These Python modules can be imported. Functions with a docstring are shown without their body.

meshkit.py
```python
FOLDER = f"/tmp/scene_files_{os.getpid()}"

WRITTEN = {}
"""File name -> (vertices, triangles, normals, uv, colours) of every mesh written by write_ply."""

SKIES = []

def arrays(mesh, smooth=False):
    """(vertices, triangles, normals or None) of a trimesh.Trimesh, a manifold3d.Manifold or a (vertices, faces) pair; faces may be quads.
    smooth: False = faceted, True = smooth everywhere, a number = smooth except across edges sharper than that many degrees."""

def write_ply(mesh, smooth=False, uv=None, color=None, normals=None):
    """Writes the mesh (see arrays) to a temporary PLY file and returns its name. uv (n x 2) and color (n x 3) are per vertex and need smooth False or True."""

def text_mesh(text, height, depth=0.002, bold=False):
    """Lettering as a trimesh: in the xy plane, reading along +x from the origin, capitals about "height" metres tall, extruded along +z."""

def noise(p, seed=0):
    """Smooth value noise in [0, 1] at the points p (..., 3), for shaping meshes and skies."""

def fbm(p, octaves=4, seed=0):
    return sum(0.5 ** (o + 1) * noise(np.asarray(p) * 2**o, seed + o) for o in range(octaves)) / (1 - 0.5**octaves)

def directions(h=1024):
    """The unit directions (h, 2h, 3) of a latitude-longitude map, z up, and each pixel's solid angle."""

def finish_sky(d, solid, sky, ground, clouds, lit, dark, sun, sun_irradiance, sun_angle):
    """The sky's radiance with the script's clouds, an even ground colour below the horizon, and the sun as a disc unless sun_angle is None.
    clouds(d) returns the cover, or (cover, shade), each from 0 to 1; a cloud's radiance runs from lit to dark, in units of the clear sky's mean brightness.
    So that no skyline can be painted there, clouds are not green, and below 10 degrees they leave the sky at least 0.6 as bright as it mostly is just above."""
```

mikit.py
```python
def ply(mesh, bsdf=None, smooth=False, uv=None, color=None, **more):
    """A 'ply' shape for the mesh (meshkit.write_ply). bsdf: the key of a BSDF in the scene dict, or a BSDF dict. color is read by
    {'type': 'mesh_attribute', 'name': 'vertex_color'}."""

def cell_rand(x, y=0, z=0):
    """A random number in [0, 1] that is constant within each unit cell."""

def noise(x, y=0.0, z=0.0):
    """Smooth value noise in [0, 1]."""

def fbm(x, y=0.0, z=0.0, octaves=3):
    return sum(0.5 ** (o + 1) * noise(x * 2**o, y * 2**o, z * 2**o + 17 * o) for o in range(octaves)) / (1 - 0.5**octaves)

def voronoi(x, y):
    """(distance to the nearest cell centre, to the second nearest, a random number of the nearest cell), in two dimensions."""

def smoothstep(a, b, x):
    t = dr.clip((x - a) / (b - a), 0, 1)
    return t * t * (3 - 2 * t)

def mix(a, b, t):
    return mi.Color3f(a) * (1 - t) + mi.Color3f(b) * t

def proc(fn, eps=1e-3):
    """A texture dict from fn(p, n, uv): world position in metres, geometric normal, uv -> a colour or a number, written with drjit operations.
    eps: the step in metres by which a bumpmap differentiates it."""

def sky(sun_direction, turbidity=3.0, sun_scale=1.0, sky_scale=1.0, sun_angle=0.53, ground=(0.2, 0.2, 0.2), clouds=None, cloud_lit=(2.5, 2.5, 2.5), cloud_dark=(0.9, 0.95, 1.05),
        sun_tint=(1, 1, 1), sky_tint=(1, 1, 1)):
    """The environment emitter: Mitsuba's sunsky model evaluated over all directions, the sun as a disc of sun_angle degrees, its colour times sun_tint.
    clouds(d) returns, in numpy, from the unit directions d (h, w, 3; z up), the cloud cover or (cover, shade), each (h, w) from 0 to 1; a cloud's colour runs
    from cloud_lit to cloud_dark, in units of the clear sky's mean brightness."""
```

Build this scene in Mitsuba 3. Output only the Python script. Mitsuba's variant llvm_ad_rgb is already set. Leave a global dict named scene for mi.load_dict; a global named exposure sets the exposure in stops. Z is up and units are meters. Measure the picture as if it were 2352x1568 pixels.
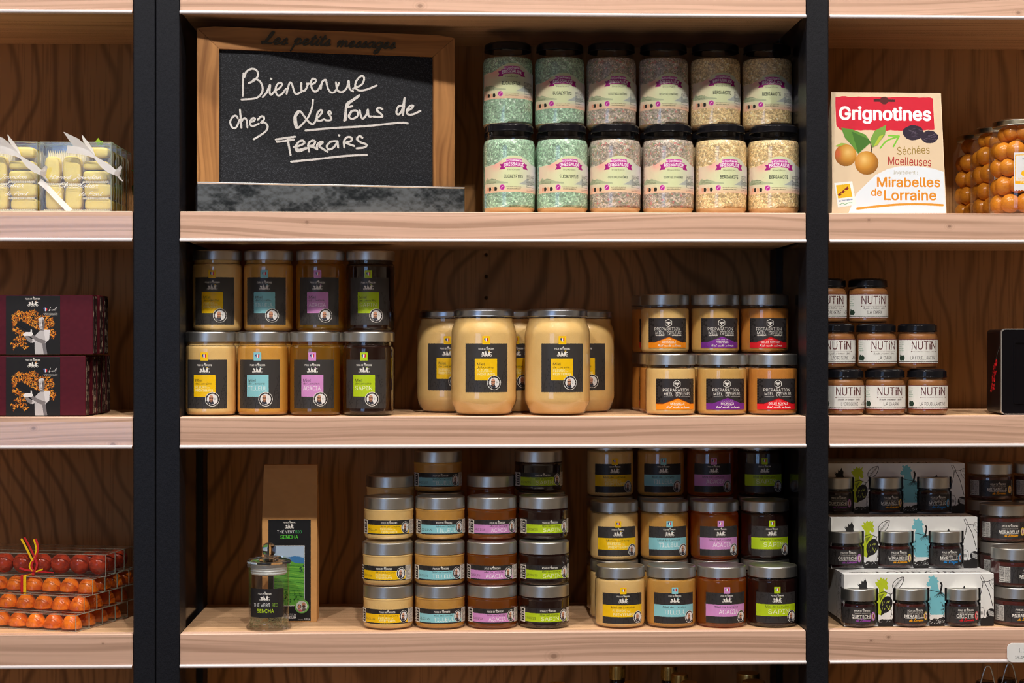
import math, random
import numpy as np
import trimesh
import shapely
import shapely.geometry as sg
from shapely import affinity
import manifold3d as m3
import drjit as dr
import mitsuba as mi
import mikit, meshkit

T4 = mi.ScalarTransform4f
scene, labels = {}, {}

# ------------------------------------------------------------------ camera, light, exposure
S = 0.00065                     # metres per pixel of the photograph in the plane of the shelf fronts
FPX = 4061.5                    # focal length in pixels (2352 wide frame)
DIST = FPX * S                  # camera to shelf fronts
YAW = math.radians(2.0)
EYE = np.array([0.0, -DIST, 1.35])
FWD = np.array([math.sin(YAW), math.cos(YAW), 0.0])
RGT = np.array([math.cos(YAW), -math.sin(YAW), 0.0])
scene['camera'] = {'type': 'thinlens', 'fov': math.degrees(2 * math.atan(1176 / FPX)), 'fov_axis': 'x',
                   'aperture_radius': 0.005, 'focus_distance': DIST + 0.02, 'near_clip': 0.05, 'far_clip': 50.0,
                   'to_world': T4().look_at(origin=EYE.tolist(), target=(EYE + FWD).tolist(), up=[0, 0, 1])}
exposure = 0.30

# ceiling spotlights of the shop: (x, y, strength); the lamps hang at 3 m and are aimed at the shelves
LAMPS = [(-0.85, -2.20, 1.15), (0.22, -2.30, 1.20), (1.30, -2.25, 1.0), (-0.68, -0.60, 0.66), (0.15, -0.60, 0.58), (0.98, -0.60, 0.52), (-1.4, -3.6, 0.6), (1.6, -3.6, 0.6)]
LAMP_Z, LAMP_R, LAMP_POWER = 3.6, 0.050, 1080.0
LAMP_TINT = (1.0, 0.935, 0.85)
WINDOW_LIGHT = (0.55, 0.92, 1.60)

def tri_disc(r, n=24):
    a = np.arange(n) * 2 * math.pi / n
    v = np.vstack([np.stack([r * np.cos(a), r * np.sin(a), 0 * a], 1), [[0, 0, 0]]])
    i = np.arange(n)
    return trimesh.Trimesh(v, np.stack([i, (i + 1) % n, np.full(n, n)], 1), process=False)

def lin(c):
    c = np.asarray(c, float) / 255.0
    return np.where(c <= 0.04045, c / 12.92, ((c + 0.055) / 1.055) ** 2.4)

def rgb(*c):
    return {'type': 'rgb', 'value': [float(x) for x in c]}

def srgb(*c):
    return rgb(*lin(c))

for i, (x, y, k) in enumerate(LAMPS):
    name = 'ceiling_spotlight' + ('_%03d' % i if i else '')
    tgt = np.array([x * 0.9, 0.05, 1.25]) if y > -3 else np.array([x, -5.4, 1.6]); pos = np.array([x, y, LAMP_Z])
    frame = T4().look_at(origin=pos.tolist(), target=tgt.tolist(), up=[0, 1, 0])
    bulb = mikit.ply(tri_disc(LAMP_R), {'type': 'diffuse', 'reflectance': rgb(0.5, 0.5, 0.5)}, False, to_world=frame)
    bulb['emitter'] = {'type': 'area', 'radiance': rgb(*[LAMP_POWER * k * c for c in LAMP_TINT])}
    scene[name + '__bulb'] = bulb
    ang = np.arange(24) * 2 * math.pi / 24
    ring = lambda r, z: np.stack([r * np.cos(ang), r * np.sin(ang), np.full(24, z)], 1)
    v = np.vstack([ring(LAMP_R + 0.006, 0.004), ring(LAMP_R + 0.006, -0.14), ring(0.02, -0.15)])
    q = [[k2 * 24 + j, k2 * 24 + (j + 1) % 24, (k2 + 1) * 24 + (j + 1) % 24, (k2 + 1) * 24 + j] for k2 in range(2) for j in range(24)]
    scene[name + '__housing'] = mikit.ply((v, np.array(q)), 'black_metal', 30, to_world=frame)
    labels[name] = {'label': ['black ceiling spotlight facing the left bay', 'black ceiling spotlight facing the middle bay',
                              'black ceiling spotlight facing the right bay', 'black ceiling spotlight close above the left bay', 'black ceiling spotlight close above the middle bay',
                              'black ceiling spotlight close above the right bay', 'black ceiling spotlight on the left, turned to the opposite wall', 'black ceiling spotlight on the right, turned to the opposite wall'][i], 'category': 'spotlight'}

# ------------------------------------------------------------------ scene helpers
def pix(px, py, Y=0.0):
    """world point at depth Y behind the shelf fronts that a measured photograph pixel stands for"""
    d = FWD * FPX + RGT * (px - 1176) + np.array([0, 0, 1.0]) * (784 - py)
    return EYE + d * ((Y + DIST) / d[1])

def X(px, Y=0.0):
    return float(pix(px, 784, Y)[0])

def bsdf(key, **d):
    scene[key] = d
    return key

def two(d):
    return {'type': 'twosided', 'bsdf': d}

_count = {}
def numbered(name):
    k = _count.get(name, 0); _count[name] = k + 1
    return name if k == 0 else '%s_%03d' % (name, k)

def thing(name, label, cat, group=None):
    key = numbered(name)
    labels[key] = {'label': label, 'category': cat}
    if group: labels[key]['group'] = group
    return key

def part(parent, name, d, tw=None, label=None, kind=None):
    key = parent + '__' + name
    n = 0
    while key in scene:
        n += 1; key = '%s__%s_%03d' % (parent, name, n)
    scene[key] = {**d, 'to_world': tw} if tw is not None else d
    if label or kind:
        labels[key] = {}
        if label: labels[key]['label'] = label
        if kind: labels[key]['kind'] = kind
    return key

def structure(name, d, label=None):
    scene[name] = d
    labels[name] = {'kind': 'structure', **({'label': label} if label else {})}

def lathe(profile, n=56):
    """surface of revolution about z through (r, z) points in metres, bottom to top outward-facing"""
    p = np.asarray(profile, float)
    a = np.arange(n) * 2 * math.pi / n
    v, f, at = [], [], []
    for r, z in p:
        at.append(len(v) if not v else sum(len(x) for x in v))
        v.append(np.array([[0, 0, z]]) if r < 1e-9 else np.stack([r * np.sin(a), -r * np.cos(a), np.full(n, z)], 1))
    at = np.cumsum([0] + [len(x) for x in v])
    i = np.arange(n); j = (i + 1) % n
    for k in range(len(p) - 1):
        A, B = at[k], at[k + 1]
        if len(v[k]) == 1 and len(v[k + 1]) == 1: continue
        if len(v[k]) == 1: f.append(np.stack([np.full(n, A), B + j, B + i], 1))
        elif len(v[k + 1]) == 1: f.append(np.stack([A + i, A + j, np.full(n, B)], 1))
        else: f += [np.stack([A + i, A + j, B + j], 1), np.stack([A + i, B + j, B + i], 1)]
    return trimesh.Trimesh(np.vstack(v), np.vstack(f), process=False)

def mm(profile):
    return [(r * 0.001, z * 0.001) for r, z in profile]

def cbox(x0, x1, y0, y1, z0, z1, c=0.001):
    """box with chamfered edges"""
    pts = []
    for x, sx in ((x0, 1), (x1, -1)):
        for y, sy in ((y0, 1), (y1, -1)):
            for z, sz in ((z0, 1), (z1, -1)):
                pts += [(x, y + sy * c, z + sz * c), (x + sx * c, y, z + sz * c), (x + sx * c, y + sy * c, z)]
    return trimesh.convex.convex_hull(np.array(pts))

def plain_box(x0, x1, y0, y1, z0, z1):
    return trimesh.creation.box(bounds=[[x0, y0, z0], [x1, y1, z1]])

def join(*ms):
    return trimesh.util.concatenate(list(ms))

def extrude_xz(poly, y0, y1):
    """polygon drawn in (x, z), given thickness from y0 (front) to y1"""
    m = trimesh.creation.extrude_polygon(poly, y1 - y0, engine='earcut')
    v = np.array(m.vertices)
    return trimesh.Trimesh(np.stack([v[:, 0], y1 - v[:, 2], v[:, 1]], 1), m.faces, process=False)

def at(x, y, z, rz=0.0, s=1.0):
    t = T4().translate([float(x), float(y), float(z)])
    if rz: t = t @ T4().rotate([0, 0, 1], float(rz))
    if s != 1.0: t = t @ T4().scale(float(s))
    return t

# ------------------------------------------------------------------ flat print: coloured pieces on a label, a carton or a sign
def catmull(pts, n=6, closed=False):
    p = np.asarray(pts, float)
    if len(p) < 3: return p
    q = np.vstack([p[-1], p, p[0], p[1]]) if closed else np.vstack([2 * p[0] - p[1], p, 2 * p[-1] - p[-2]])
    out = []
    for i in range(len(q) - 3):
        a, b, c, d = q[i:i + 4]
        for t in np.arange(n) / n:
            out.append(0.5 * (2 * b + (c - a) * t + (2 * a - 5 * b + 4 * c - d) * t * t + (3 * b - a - 3 * c + d) * t ** 3))
    if not closed: out.append(p[-1])
    return np.array(out)

_glyphs = {}
def glyph_mesh(s, bold):
    if (s, bold) not in _glyphs:
        m = meshkit.text_mesh(s, 1.0, 0.1, bold)
        f = np.array(m.faces)[m.face_normals[:, 2] > 0.5]
        v = np.array(m.vertices)
        top = v[:, 2] > 0.05
        f = f[top[f].all(1)]
        u, inv = np.unique(f, return_inverse=True)
        _glyphs[(s, bold)] = (v[u][:, :2], inv.reshape(-1, 3))
    return _glyphs[(s, bold)]

# single-stroke handwriting, x-height 1, (width, strokes)
CURS = {
 'a': (1.15, [[(.95, .85), (.5, 1), (.1, .55), (.25, .05), (.6, .15), (.95, .95), (.92, .2), (1.15, .08)]]),
 'b': (1.05, [[(.1, .2), (.45, 1.9), (.2, 1.7), (.12, .4), (.3, 0), (.75, .2), (.7, .8), (.3, .75)]]),
 'c': (.95, [[(.85, .8), (.5, 1), (.1, .5), (.35, 0), (.95, .2)]]),
 'd': (1.2, [[(.9, .85), (.5, 1), (.1, .5), (.3, 0), (.7, .25), (1.05, 2.0), (.95, .3), (1.2, .08)]]),
 'e': (.95, [[(.05, .35), (.6, .6), (.65, .95), (.35, 1), (.12, .5), (.35, 0), (.95, .25)]]),
 'é': (.95, [[(.05, .35), (.6, .6), (.65, .95), (.35, 1), (.12, .5), (.35, 0), (.95, .25)], [(.4, 1.35), (.7, 1.7)]]),
 'g': (1.15, [[(.95, .85), (.5, 1), (.1, .55), (.3, .1), (.75, .3), (.95, .95), (.8, -.6), (.4, -1), (.2, -.6), (1.1, .2)]]),
 'h': (1.15, [[(.05, .1), (.45, 1.9), (.25, 1.8), (.12, 0), (.5, .9), (.8, .85), (.75, .15), (1.1, .1)]]),
 'i': (.6, [[(.05, .3), (.35, 1), (.25, .15), (.6, .12)], [(.45, 1.45), (.5, 1.5)]]),
 'j': (.6, [[(.35, 1), (.3, -.7), (0, -.9)], [(.45, 1.45), (.5, 1.5)]]),
 'l': (.65, [[(.05, .25), (.6, 1.7), (.45, 2), (.22, 1), (.3, .05), (.65, .15)]]),
 'm': (1.7, [[(.05, .6), (.25, 1), (.2, 0), (.5, .9), (.75, .9), (.7, 0), (1.0, .9), (1.3, .85), (1.25, .15), (1.65, .15)]]),
 'n': (1.2, [[(.05, .6), (.25, 1), (.2, 0), (.55, .9), (.85, .85), (.8, .12), (1.15, .15)]]),
 'o': (1.05, [[(.6, 1), (.15, .7), (.2, .1), (.6, 0), (.85, .5), (.6, 1), (1.05, .85)]]),
 'p': (1.15, [[(.05, .6), (.35, 1), (.0, -1.1), (.4, .9), (.8, .9), (.8, .2), (.4, .05), (.3, .2)], [(.8, .15), (1.1, .2)]]),
 'q': (1.15, [[(.95, .85), (.5, 1), (.1, .55), (.3, .1), (.75, .3), (.95, .95), (.8, -1)]]),
 'r': (.9, [[(.05, .3), (.35, 1.1), (.4, .85), (.8, .85), (.6, .2), (.9, .12)]]),
 's': (.85, [[(.05, .2), (.5, 1.05), (.65, .5), (.55, .05), (.2, .05)], [(.6, .15), (.85, .2)]]),
 't': (.75, [[(.1, .3), (.5, 1.7), (.3, .3), (.45, .03), (.75, .2)], [(.15, 1.15), (.75, 1.25)]]),
 'u': (1.2, [[(.05, .5), (.25, 1), (.2, .2), (.5, .05), (.9, .95), (.85, .15), (1.2, .12)]]),
 'v': (1.05, [[(.05, .7), (.3, 1), (.4, 0), (.8, .9), (1.05, .85)]]),
 'x': (1.0, [[(.1, 1), (.9, 0)], [(.9, 1), (.1, 0)]]),
 'C': (1.5, [[(1.3, 1.6), (.9, 2), (.2, 1.2), (.35, .15), (.9, 0), (1.5, .5)]]),
 'G': (1.5, [[(1.3, 1.7), (.8, 2), (.2, 1.1), (.4, .1), (1.0, .2), (1.2, .9), (.8, .9)]]),
 'H': (1.7, [[(.2, 1.7), (.5, 2), (.4, 0)], [(1.4, 2), (1.1, .2), (1.6, .1)], [(.3, .95), (1.3, 1.05)]]),
 'J': (1.2, [[(.5, 1.8), (1.2, 2), (.8, .4), (.3, -.6), (.0, -.2), (.9, .3)]]),
 'L': (1.4, [[(0, .3), (.5, .4), (.95, 1.6), (1.0, 2.05), (.7, 1.9), (.5, .8), (.2, .05), (.1, .3), (.6, .15), (1.3, .15)]]),
 'M': (1.9, [[(.1, 0), (.4, 1.9), (.7, .3), (1.2, 1.95), (1.25, .2), (1.7, .15)]]),
 'P': (1.3, [[(.2, 0), (.5, 1.9), (1.1, 1.8), (1.1, 1.1), (.4, .9)]]),
 'V': (1.3, [[(.1, 1.8), (.4, 2), (.5, 0), (1.2, 1.9)]]),
 'D': (1.5, [[(.5, 1.9), (.3, .05), (1.0, .1), (1.4, 1.1), (.9, 2), (.2, 1.7)]]),
}

def cursive(s, h, w, width=None, slant=0.35):
    """handwritten line as polygons: x-height h, stroke w"""
    x, lines = 0.0, []
    for ch in s:
        if ch == ' ': x += 0.75; continue
        adv, strokes = CURS[ch]
        for st in strokes:
            c = catmull(st, 4)
            lines.append(np.stack([c[:, 0] + x + slant * c[:, 1], c[:, 1]], 1))
        x += adv
    k = h if width is None else width / x
    polys = [sg.LineString(np.stack([l[:, 0] * k, l[:, 1] * h], 1)).buffer(w / 2, quad_segs=2) for l in lines]
    return shapely.union_all(polys), x * k

def stroke(pts, w, smooth=True, n=6):
    return sg.LineString(catmull(pts, n) if smooth else pts).buffer(w / 2, quad_segs=3)

def polys_of(g):
    if g.geom_type == 'Polygon': return [g]
    return [p for p in getattr(g, 'geoms', []) for p in polys_of(p)] if g.geom_type != 'LineString' else []

class Print:
    """pieces of flat print in (x, y) millimetres"""
    def __init__(self): self.items = []
    def mesh(self, v, f, color, layer): self.items.append((np.asarray(v, float), np.asarray(f, int), color, layer))
    def poly(self, g, color, layer=1):
        for p in polys_of(g):
            if p.area < 1e-6: continue
            v, f = trimesh.creation.triangulate_polygon(p, engine='earcut')
            f = np.asarray(f)
            a = v[f[:, 1]] - v[f[:, 0]]; b = v[f[:, 2]] - v[f[:, 0]]
            flip = a[:, 0] * b[:, 1] - a[:, 1] * b[:, 0] < 0
            f[flip] = f[flip][:, ::-1]
            self.mesh(v, f, color, layer)
        return self
    def rect(self, x0, x1, y0, y1, color, layer=0, r=0.0):
        g = sg.box(x0 + r, y0 + r, x1 - r, y1 - r)
        return self.poly(g.buffer(r, quad_segs=3) if r else g, color, layer)
    def disc(self, x, y, rx, ry, color, layer=1, n=28):
        a = np.arange(n) * 2 * math.pi / n
        return self.poly(sg.Polygon(np.stack([x + rx * np.cos(a), y + ry * np.sin(a)], 1)), color, layer)
    def ring(self, x, y, r0, r1, color, layer=1, sx=1.0):
        g = sg.Point(0, 0).buffer(r1, quad_segs=8).difference(sg.Point(0, 0).buffer(r0, quad_segs=8))
        return self.poly(affinity.translate(affinity.scale(g, sx, 1, origin=(0, 0)), x, y), color, layer)
    def text(self, s, x, y, h, color, layer=2, width=None, bold=False, anchor='c', slant=0.0, rot=0.0, arc=0.0):
        v, f = glyph_mesh(s, bold)
        lo, hi = v[:, 0].min(), v[:, 0].max()
        k = h if width is None else width / (hi - lo)
        ox = {'c': (lo + hi) / 2, 'l': lo, 'r': hi}[anchor]
        u = np.stack([(v[:, 0] - ox) * k + slant * v[:, 1] * h, v[:, 1] * h], 1)
        if arc: u[:, 1] -= arc * u[:, 0] ** 2
        if rot:
            c, s_ = math.cos(rot), math.sin(rot)
            u = np.stack([u[:, 0] * c - u[:, 1] * s_, u[:, 0] * s_ + u[:, 1] * c], 1)
        self.mesh(u + [x, y], f, color, layer)
        return self
    def script(self, s, x, y, h, w, color, layer=2, width=None, anchor='c', slant=0.35, rot=0.0):
        g, wid = cursive(s, h, w, width, slant)
        g = affinity.translate(g, -{'c': wid / 2, 'l': 0, 'r': wid}[anchor], 0)
        if rot: g = affinity.rotate(g, rot, origin=(0, 0), use_radians=True)
        return self.poly(affinity.translate(g, x, y), color, layer)
    def lines(self, x0, x1, y0, y1, n, color, layer=2, seed=1, fill=0.55):
        """tiny unreadable print: rows of short bars"""
        r = random.Random(seed); dy = (y1 - y0) / n
        for i in range(n):
            x, y = x0, y1 - (i + 0.75) * dy
            while x < x1 - 0.4:
                w = min(r.uniform(0.8, 2.6), x1 - x)
                self.rect(x, x + w, y, y + dy * fill, color, layer); x += w + 0.5
                if r.random() < 0.06: break
        return self
    def build(self, R=None, lift=0.00008, size=3.4):
        """one mesh: wrapped round a jar of radius R mm facing -y, or flat in the xz plane facing -y; returns (mesh, colours)"""
        V, F, C, n = [], [], [], 0
        for v, f, color, layer in self.items:
            if R and np.ptp(v[:, 0]) > size:
                q, f = trimesh.remesh.subdivide_to_size(np.stack([v[:, 0], v[:, 1] * 0.12, 0 * v[:, 0]], 1), f, size)[:2]
                v = np.stack([q[:, 0], q[:, 1] / 0.12], 1)
            elif callable(color):
                q, f = trimesh.remesh.subdivide_to_size(np.stack([v[:, 0], v[:, 1], 0 * v[:, 0]], 1), f, 4.0)[:2]
                v = q[:, :2]
            col = color(v[:, 0], v[:, 1]) if callable(color) else np.tile(color, (len(v), 1))
            C.append(lin(col) * 0.88)
            x, z, o = v[:, 0] * 0.001, v[:, 1] * 0.001, layer * lift
            if R:
                a = v[:, 0] / R; r = R * 0.001 + o
                V.append(np.stack([r * np.sin(a), -r * np.cos(a), z], 1))
            else:
                V.append(np.stack([x, np.full(len(v), -o), z], 1))
            F.append(np.asarray(f) + n); n += len(v)
        return trimesh.Trimesh(np.vstack(V), np.vstack(F), process=False), np.vstack(C)
    def ply(self, R=None, mat='label_print', **k):
        m, c = self.build(R, **k)
        return mikit.ply(m, mat, True, color=c)
# ------------------------------------------------------------------ materials
N, FB, VO, SS, MIX = mikit.noise, mikit.fbm, mikit.voronoi, mikit.smoothstep, mikit.mix

def principled(color, rough=0.5, **k):
    return two({'type': 'principled', 'base_color': color, 'roughness': float(rough), **k})

KNOTS = [(965, 14, 7), (78, 983, 6), (260, 1021, 8), (2338, 30, 6), (1272, 1506, 9), (2040, 1462, 5), (1995, 505, 4), (2180, 520, 5), (705, 510, 5), (237, 1477, 3), (2000, 1470, 4)]
KN = [(float(pix(a, b)[0]), float(pix(a, b)[2]), r * S) for a, b, r in KNOTS]
def pine_grain(p, warm):
    seed = dr.floor(p.z * 5.0) * 7.3
    wob = N(p.x * 2.2 + seed, p.z * 14.0, 1.0) * 1.6 + N(p.x * 9.0, p.z * 30.0, seed) * 0.25
    g = 0.5 * N(p.x * 1.6 + seed, p.z * 230.0 + wob * 4.0, p.y * 60.0 + 3.0) + 0.5 * N(p.x * 2.6 + seed, p.z * 520.0 + wob * 8.0, p.y * 150.0 + 3.0)
    fine = N(p.x * 14.0, p.z * 900.0, p.y * 500.0)
    k = dr.clip(0.72 * SS(0.40, 0.78, g) + 0.18 * fine, 0, 1)
    c = MIX(warm[0], warm[1], k)
    for kx, kz, r in KN:
        d = dr.sqrt(dr.square(p.x - kx) + dr.square((p.z - kz) * 1.3))
        c = MIX(c, (0.20, 0.11, 0.07), 0.75 * SS(1.25 * r, 0.35 * r, d))
        ring = SS(3.2 * r, 1.2 * r, d) * (0.5 + 0.5 * dr.sin(d / r * 6.0))
        c = MIX(c, warm[1], 0.35 * ring)
    return c
bsdf('pine_front', **principled(mikit.proc(lambda p, n, uv: pine_grain(p, ((0.66, 0.435, 0.325), (0.40, 0.235, 0.160)))), 0.42, specular=0.5))
bsdf('pine_board', **principled(mikit.proc(lambda p, n, uv: pine_grain(mi.Point3f(p.x, p.z, p.y), ((0.60, 0.38, 0.22), (0.38, 0.21, 0.105)))), 0.45, specular=0.4))

def plywood(p, n, uv):
    u = p.x * 15.0 + 5.0 * FB(p.x * 2.8 + 4.0, p.z * 2.4, 2.0) + 0.55 * N(p.x * 13.0, p.z * 9.0, 5.0)
    t = dr.abs(u * 1.7 - dr.floor(u * 1.7) - 0.5) * 2
    streak = SS(0.55, 1.0, t) * (0.35 + 0.65 * N(p.x * 6.0, p.z * 2.2, 9.0))
    pores = N(p.x * 520.0, p.z * 16.0, 1.0)
    c = MIX((0.38, 0.188, 0.068), (0.52, 0.275, 0.110), FB(p.x * 8.0, p.z * 2.0, 0.5))
    c = MIX(c, (0.070, 0.029, 0.011), 0.66 * streak)
    return MIX(c, (0.16, 0.074, 0.026), 0.34 * SS(0.55, 0.9, pores))
bsdf('plywood', **principled(mikit.proc(plywood), 0.55, specular=0.12))

bsdf('black_metal', **principled(mikit.proc(lambda p, n, uv: MIX((0.004, 0.0045, 0.0065), (0.012, 0.0125, 0.017), N(p.x * 900, p.y * 900, p.z * 900))), 0.40, specular=0.22))
bsdf('black_gloss', **principled(rgb(0.008, 0.0075, 0.008), 0.09, specular=0.7))
bsdf('pale_plastic', **principled(rgb(0.62, 0.58, 0.60), 0.16, specular=0.6, clearcoat=0.8, clearcoat_gloss=0.95))
bsdf('glass_sheet', type='thindielectric', int_ior=1.5)
bsdf('glass_thick', type='dielectric', int_ior=1.5)
bsdf('label_print', **principled({'type': 'mesh_attribute', 'name': 'vertex_color'}, 0.38, specular=0.35))
bsdf('card_print', **principled({'type': 'mesh_attribute', 'name': 'vertex_color'}, 0.5, specular=0.3))
bsdf('lid_silver', **principled(rgb(0.70, 0.685, 0.64), 0.36, metallic=1.0))
bsdf('lid_steel', **principled(rgb(0.60, 0.64, 0.70), 0.26, metallic=1.0))
bsdf('lid_black', **principled(rgb(0.006, 0.006, 0.008), 0.13, specular=0.35))
bsdf('lid_gold', **principled(rgb(0.72, 0.66, 0.50), 0.22, metallic=1.0))
bsdf('wall_paint', type='diffuse', reflectance=rgb(0.34, 0.29, 0.235))
bsdf('floor_paint', type='diffuse', reflectance=rgb(0.25, 0.21, 0.17))
bsdf('dark_paint', type='diffuse', reflectance=rgb(0.34, 0.29, 0.235))

# ------------------------------------------------------------------ the shop room
RX0, RX1, RY0, RY1, RZ = -3.6, 3.8, -5.6, 0.42, 3.9
for nm, b, mt in (('floor', (RX0, RX1, RY0, RY1, -0.1, 0.0), 'floor_paint'), ('ceiling', (RX0, RX1, RY0, RY1, RZ, RZ + 0.1), 'wall_paint'),
                  ('wall_back', (RX0, RX1, RY1, RY1 + 0.1, 0, RZ), 'wall_paint'), ('wall_front', (RX0, RX1, RY0 - 0.1, RY0, 0, RZ), 'dark_paint'),
                  ('wall_left', (RX0 - 0.1, RX0, RY0, RY1, 0, RZ), 'wall_paint'), ('wall_right', (RX1, RX1 + 0.1, RY0, RY1, 0, RZ), 'wall_paint')):
    structure(nm, mikit.ply(plain_box(*b), mt))
wv = np.array([[-3.3, RY0 + 0.02, 0.7], [-1.35, RY0 + 0.02, 0.7], [-1.35, RY0 + 0.02, 2.5], [-3.3, RY0 + 0.02, 2.5]])
structure('window_1', mikit.ply((wv[:, :], np.array([[0, 2, 1], [0, 3, 2]])), {'type': 'diffuse', 'reflectance': rgb(0.5, 0.5, 0.5)},
          emitter={'type': 'area', 'radiance': rgb(*WINDOW_LIGHT)}), 'daylit shop window behind the viewer')
bars = [plain_box(x - 0.03, x + 0.03, RY0 + 0.02, RY0 + 0.06, 0.68, 2.52) for x in (-3.32, -2.33, -1.33)] + \
       [plain_box(-3.35, -1.3, RY0 + 0.02, RY0 + 0.06, z - 0.03, z + 0.03) for z in (0.68, 2.52)]
structure('window_1__frame', mikit.ply(join(*bars), 'black_metal'))

# ------------------------------------------------------------------ the shelving: uprights, back panels, shelves
DEPTH = 0.297
Z_TOP = lambda y: 1.35 + (784 - y) * S
# top and bottom edges of the shelf fronts in the photograph (pixels in the middle of the frame)
SHELVES = [(-32, 37), (487, 556), (956, 1028), (1451, 1528), (1950, 2026)]
SZ = [(Z_TOP(a), Z_TOP(b)) for a, b in SHELVES]
POST = [(X(306), X(357) - 0.0004), (X(357) + 0.0004, X(413)), (X(1852), X(1903))]
BAYS = [(X(306) - 0.93, X(304.5)), (X(413.5), X(1850.5)), (X(1904.5), X(1904.5) + 0.93)]
BAYNAME = ['left', 'middle', 'right']
PN = ['black steel shelf upright at the left edge of the pair, beside the macaron boxes', 'black steel shelf upright at the right of the pair, beside the chalkboard',
      'black steel shelf upright between the middle and right bays']
for i, (a, b) in enumerate(POST):
    t = thing('shelf_upright', PN[i], 'upright')
    part(t, 'front_post', mikit.ply(cbox(a, b, 0.0, 0.062, 0.3, 2.25, 0.0012), 'black_metal'))
    part(t, 'rear_post', mikit.ply(cbox(a, b + 0.0, DEPTH - 0.05, DEPTH - 0.001, 0.3, 2.25, 0.0012), 'black_metal'))
    part(t, 'side_panel', mikit.ply(plain_box(a + 0.006, b - 0.006, 0.0625, DEPTH - 0.0505, 0.3, 2.25), 'black_gloss'))
pegs = [pix(1117, y, DEPTH) for y in (585, 635, 684)]
for i, (a, b) in enumerate(BAYS):
    m = plain_box(a + (0 if i != 2 else 0), b, DEPTH, DEPTH + 0.018, 0.3, 2.25)
    m = m3.Manifold(m3.Mesh(np.array(m.vertices, np.float32), np.array(m.faces, np.uint32)))
    if i == 1:
        for q in pegs:
            hole = m3.Manifold.cylinder(0.02, 0.0032, circular_segments=16).rotate([90, 0, 0]).translate([q[0], DEPTH + 0.012, q[2]])
            m = m - hole
    t = thing('back_panel', 'brown plywood back panel with wavy grain of the %s bay' % BAYNAME[i], 'panel')
    scene[t] = mikit.ply(m, 'plywood')
bsdf('clear_strip', type='thindielectric', int_ior=1.4)
ORD = ['topmost', 'second from top', 'third from top', 'fourth from top', 'lowest']
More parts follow.
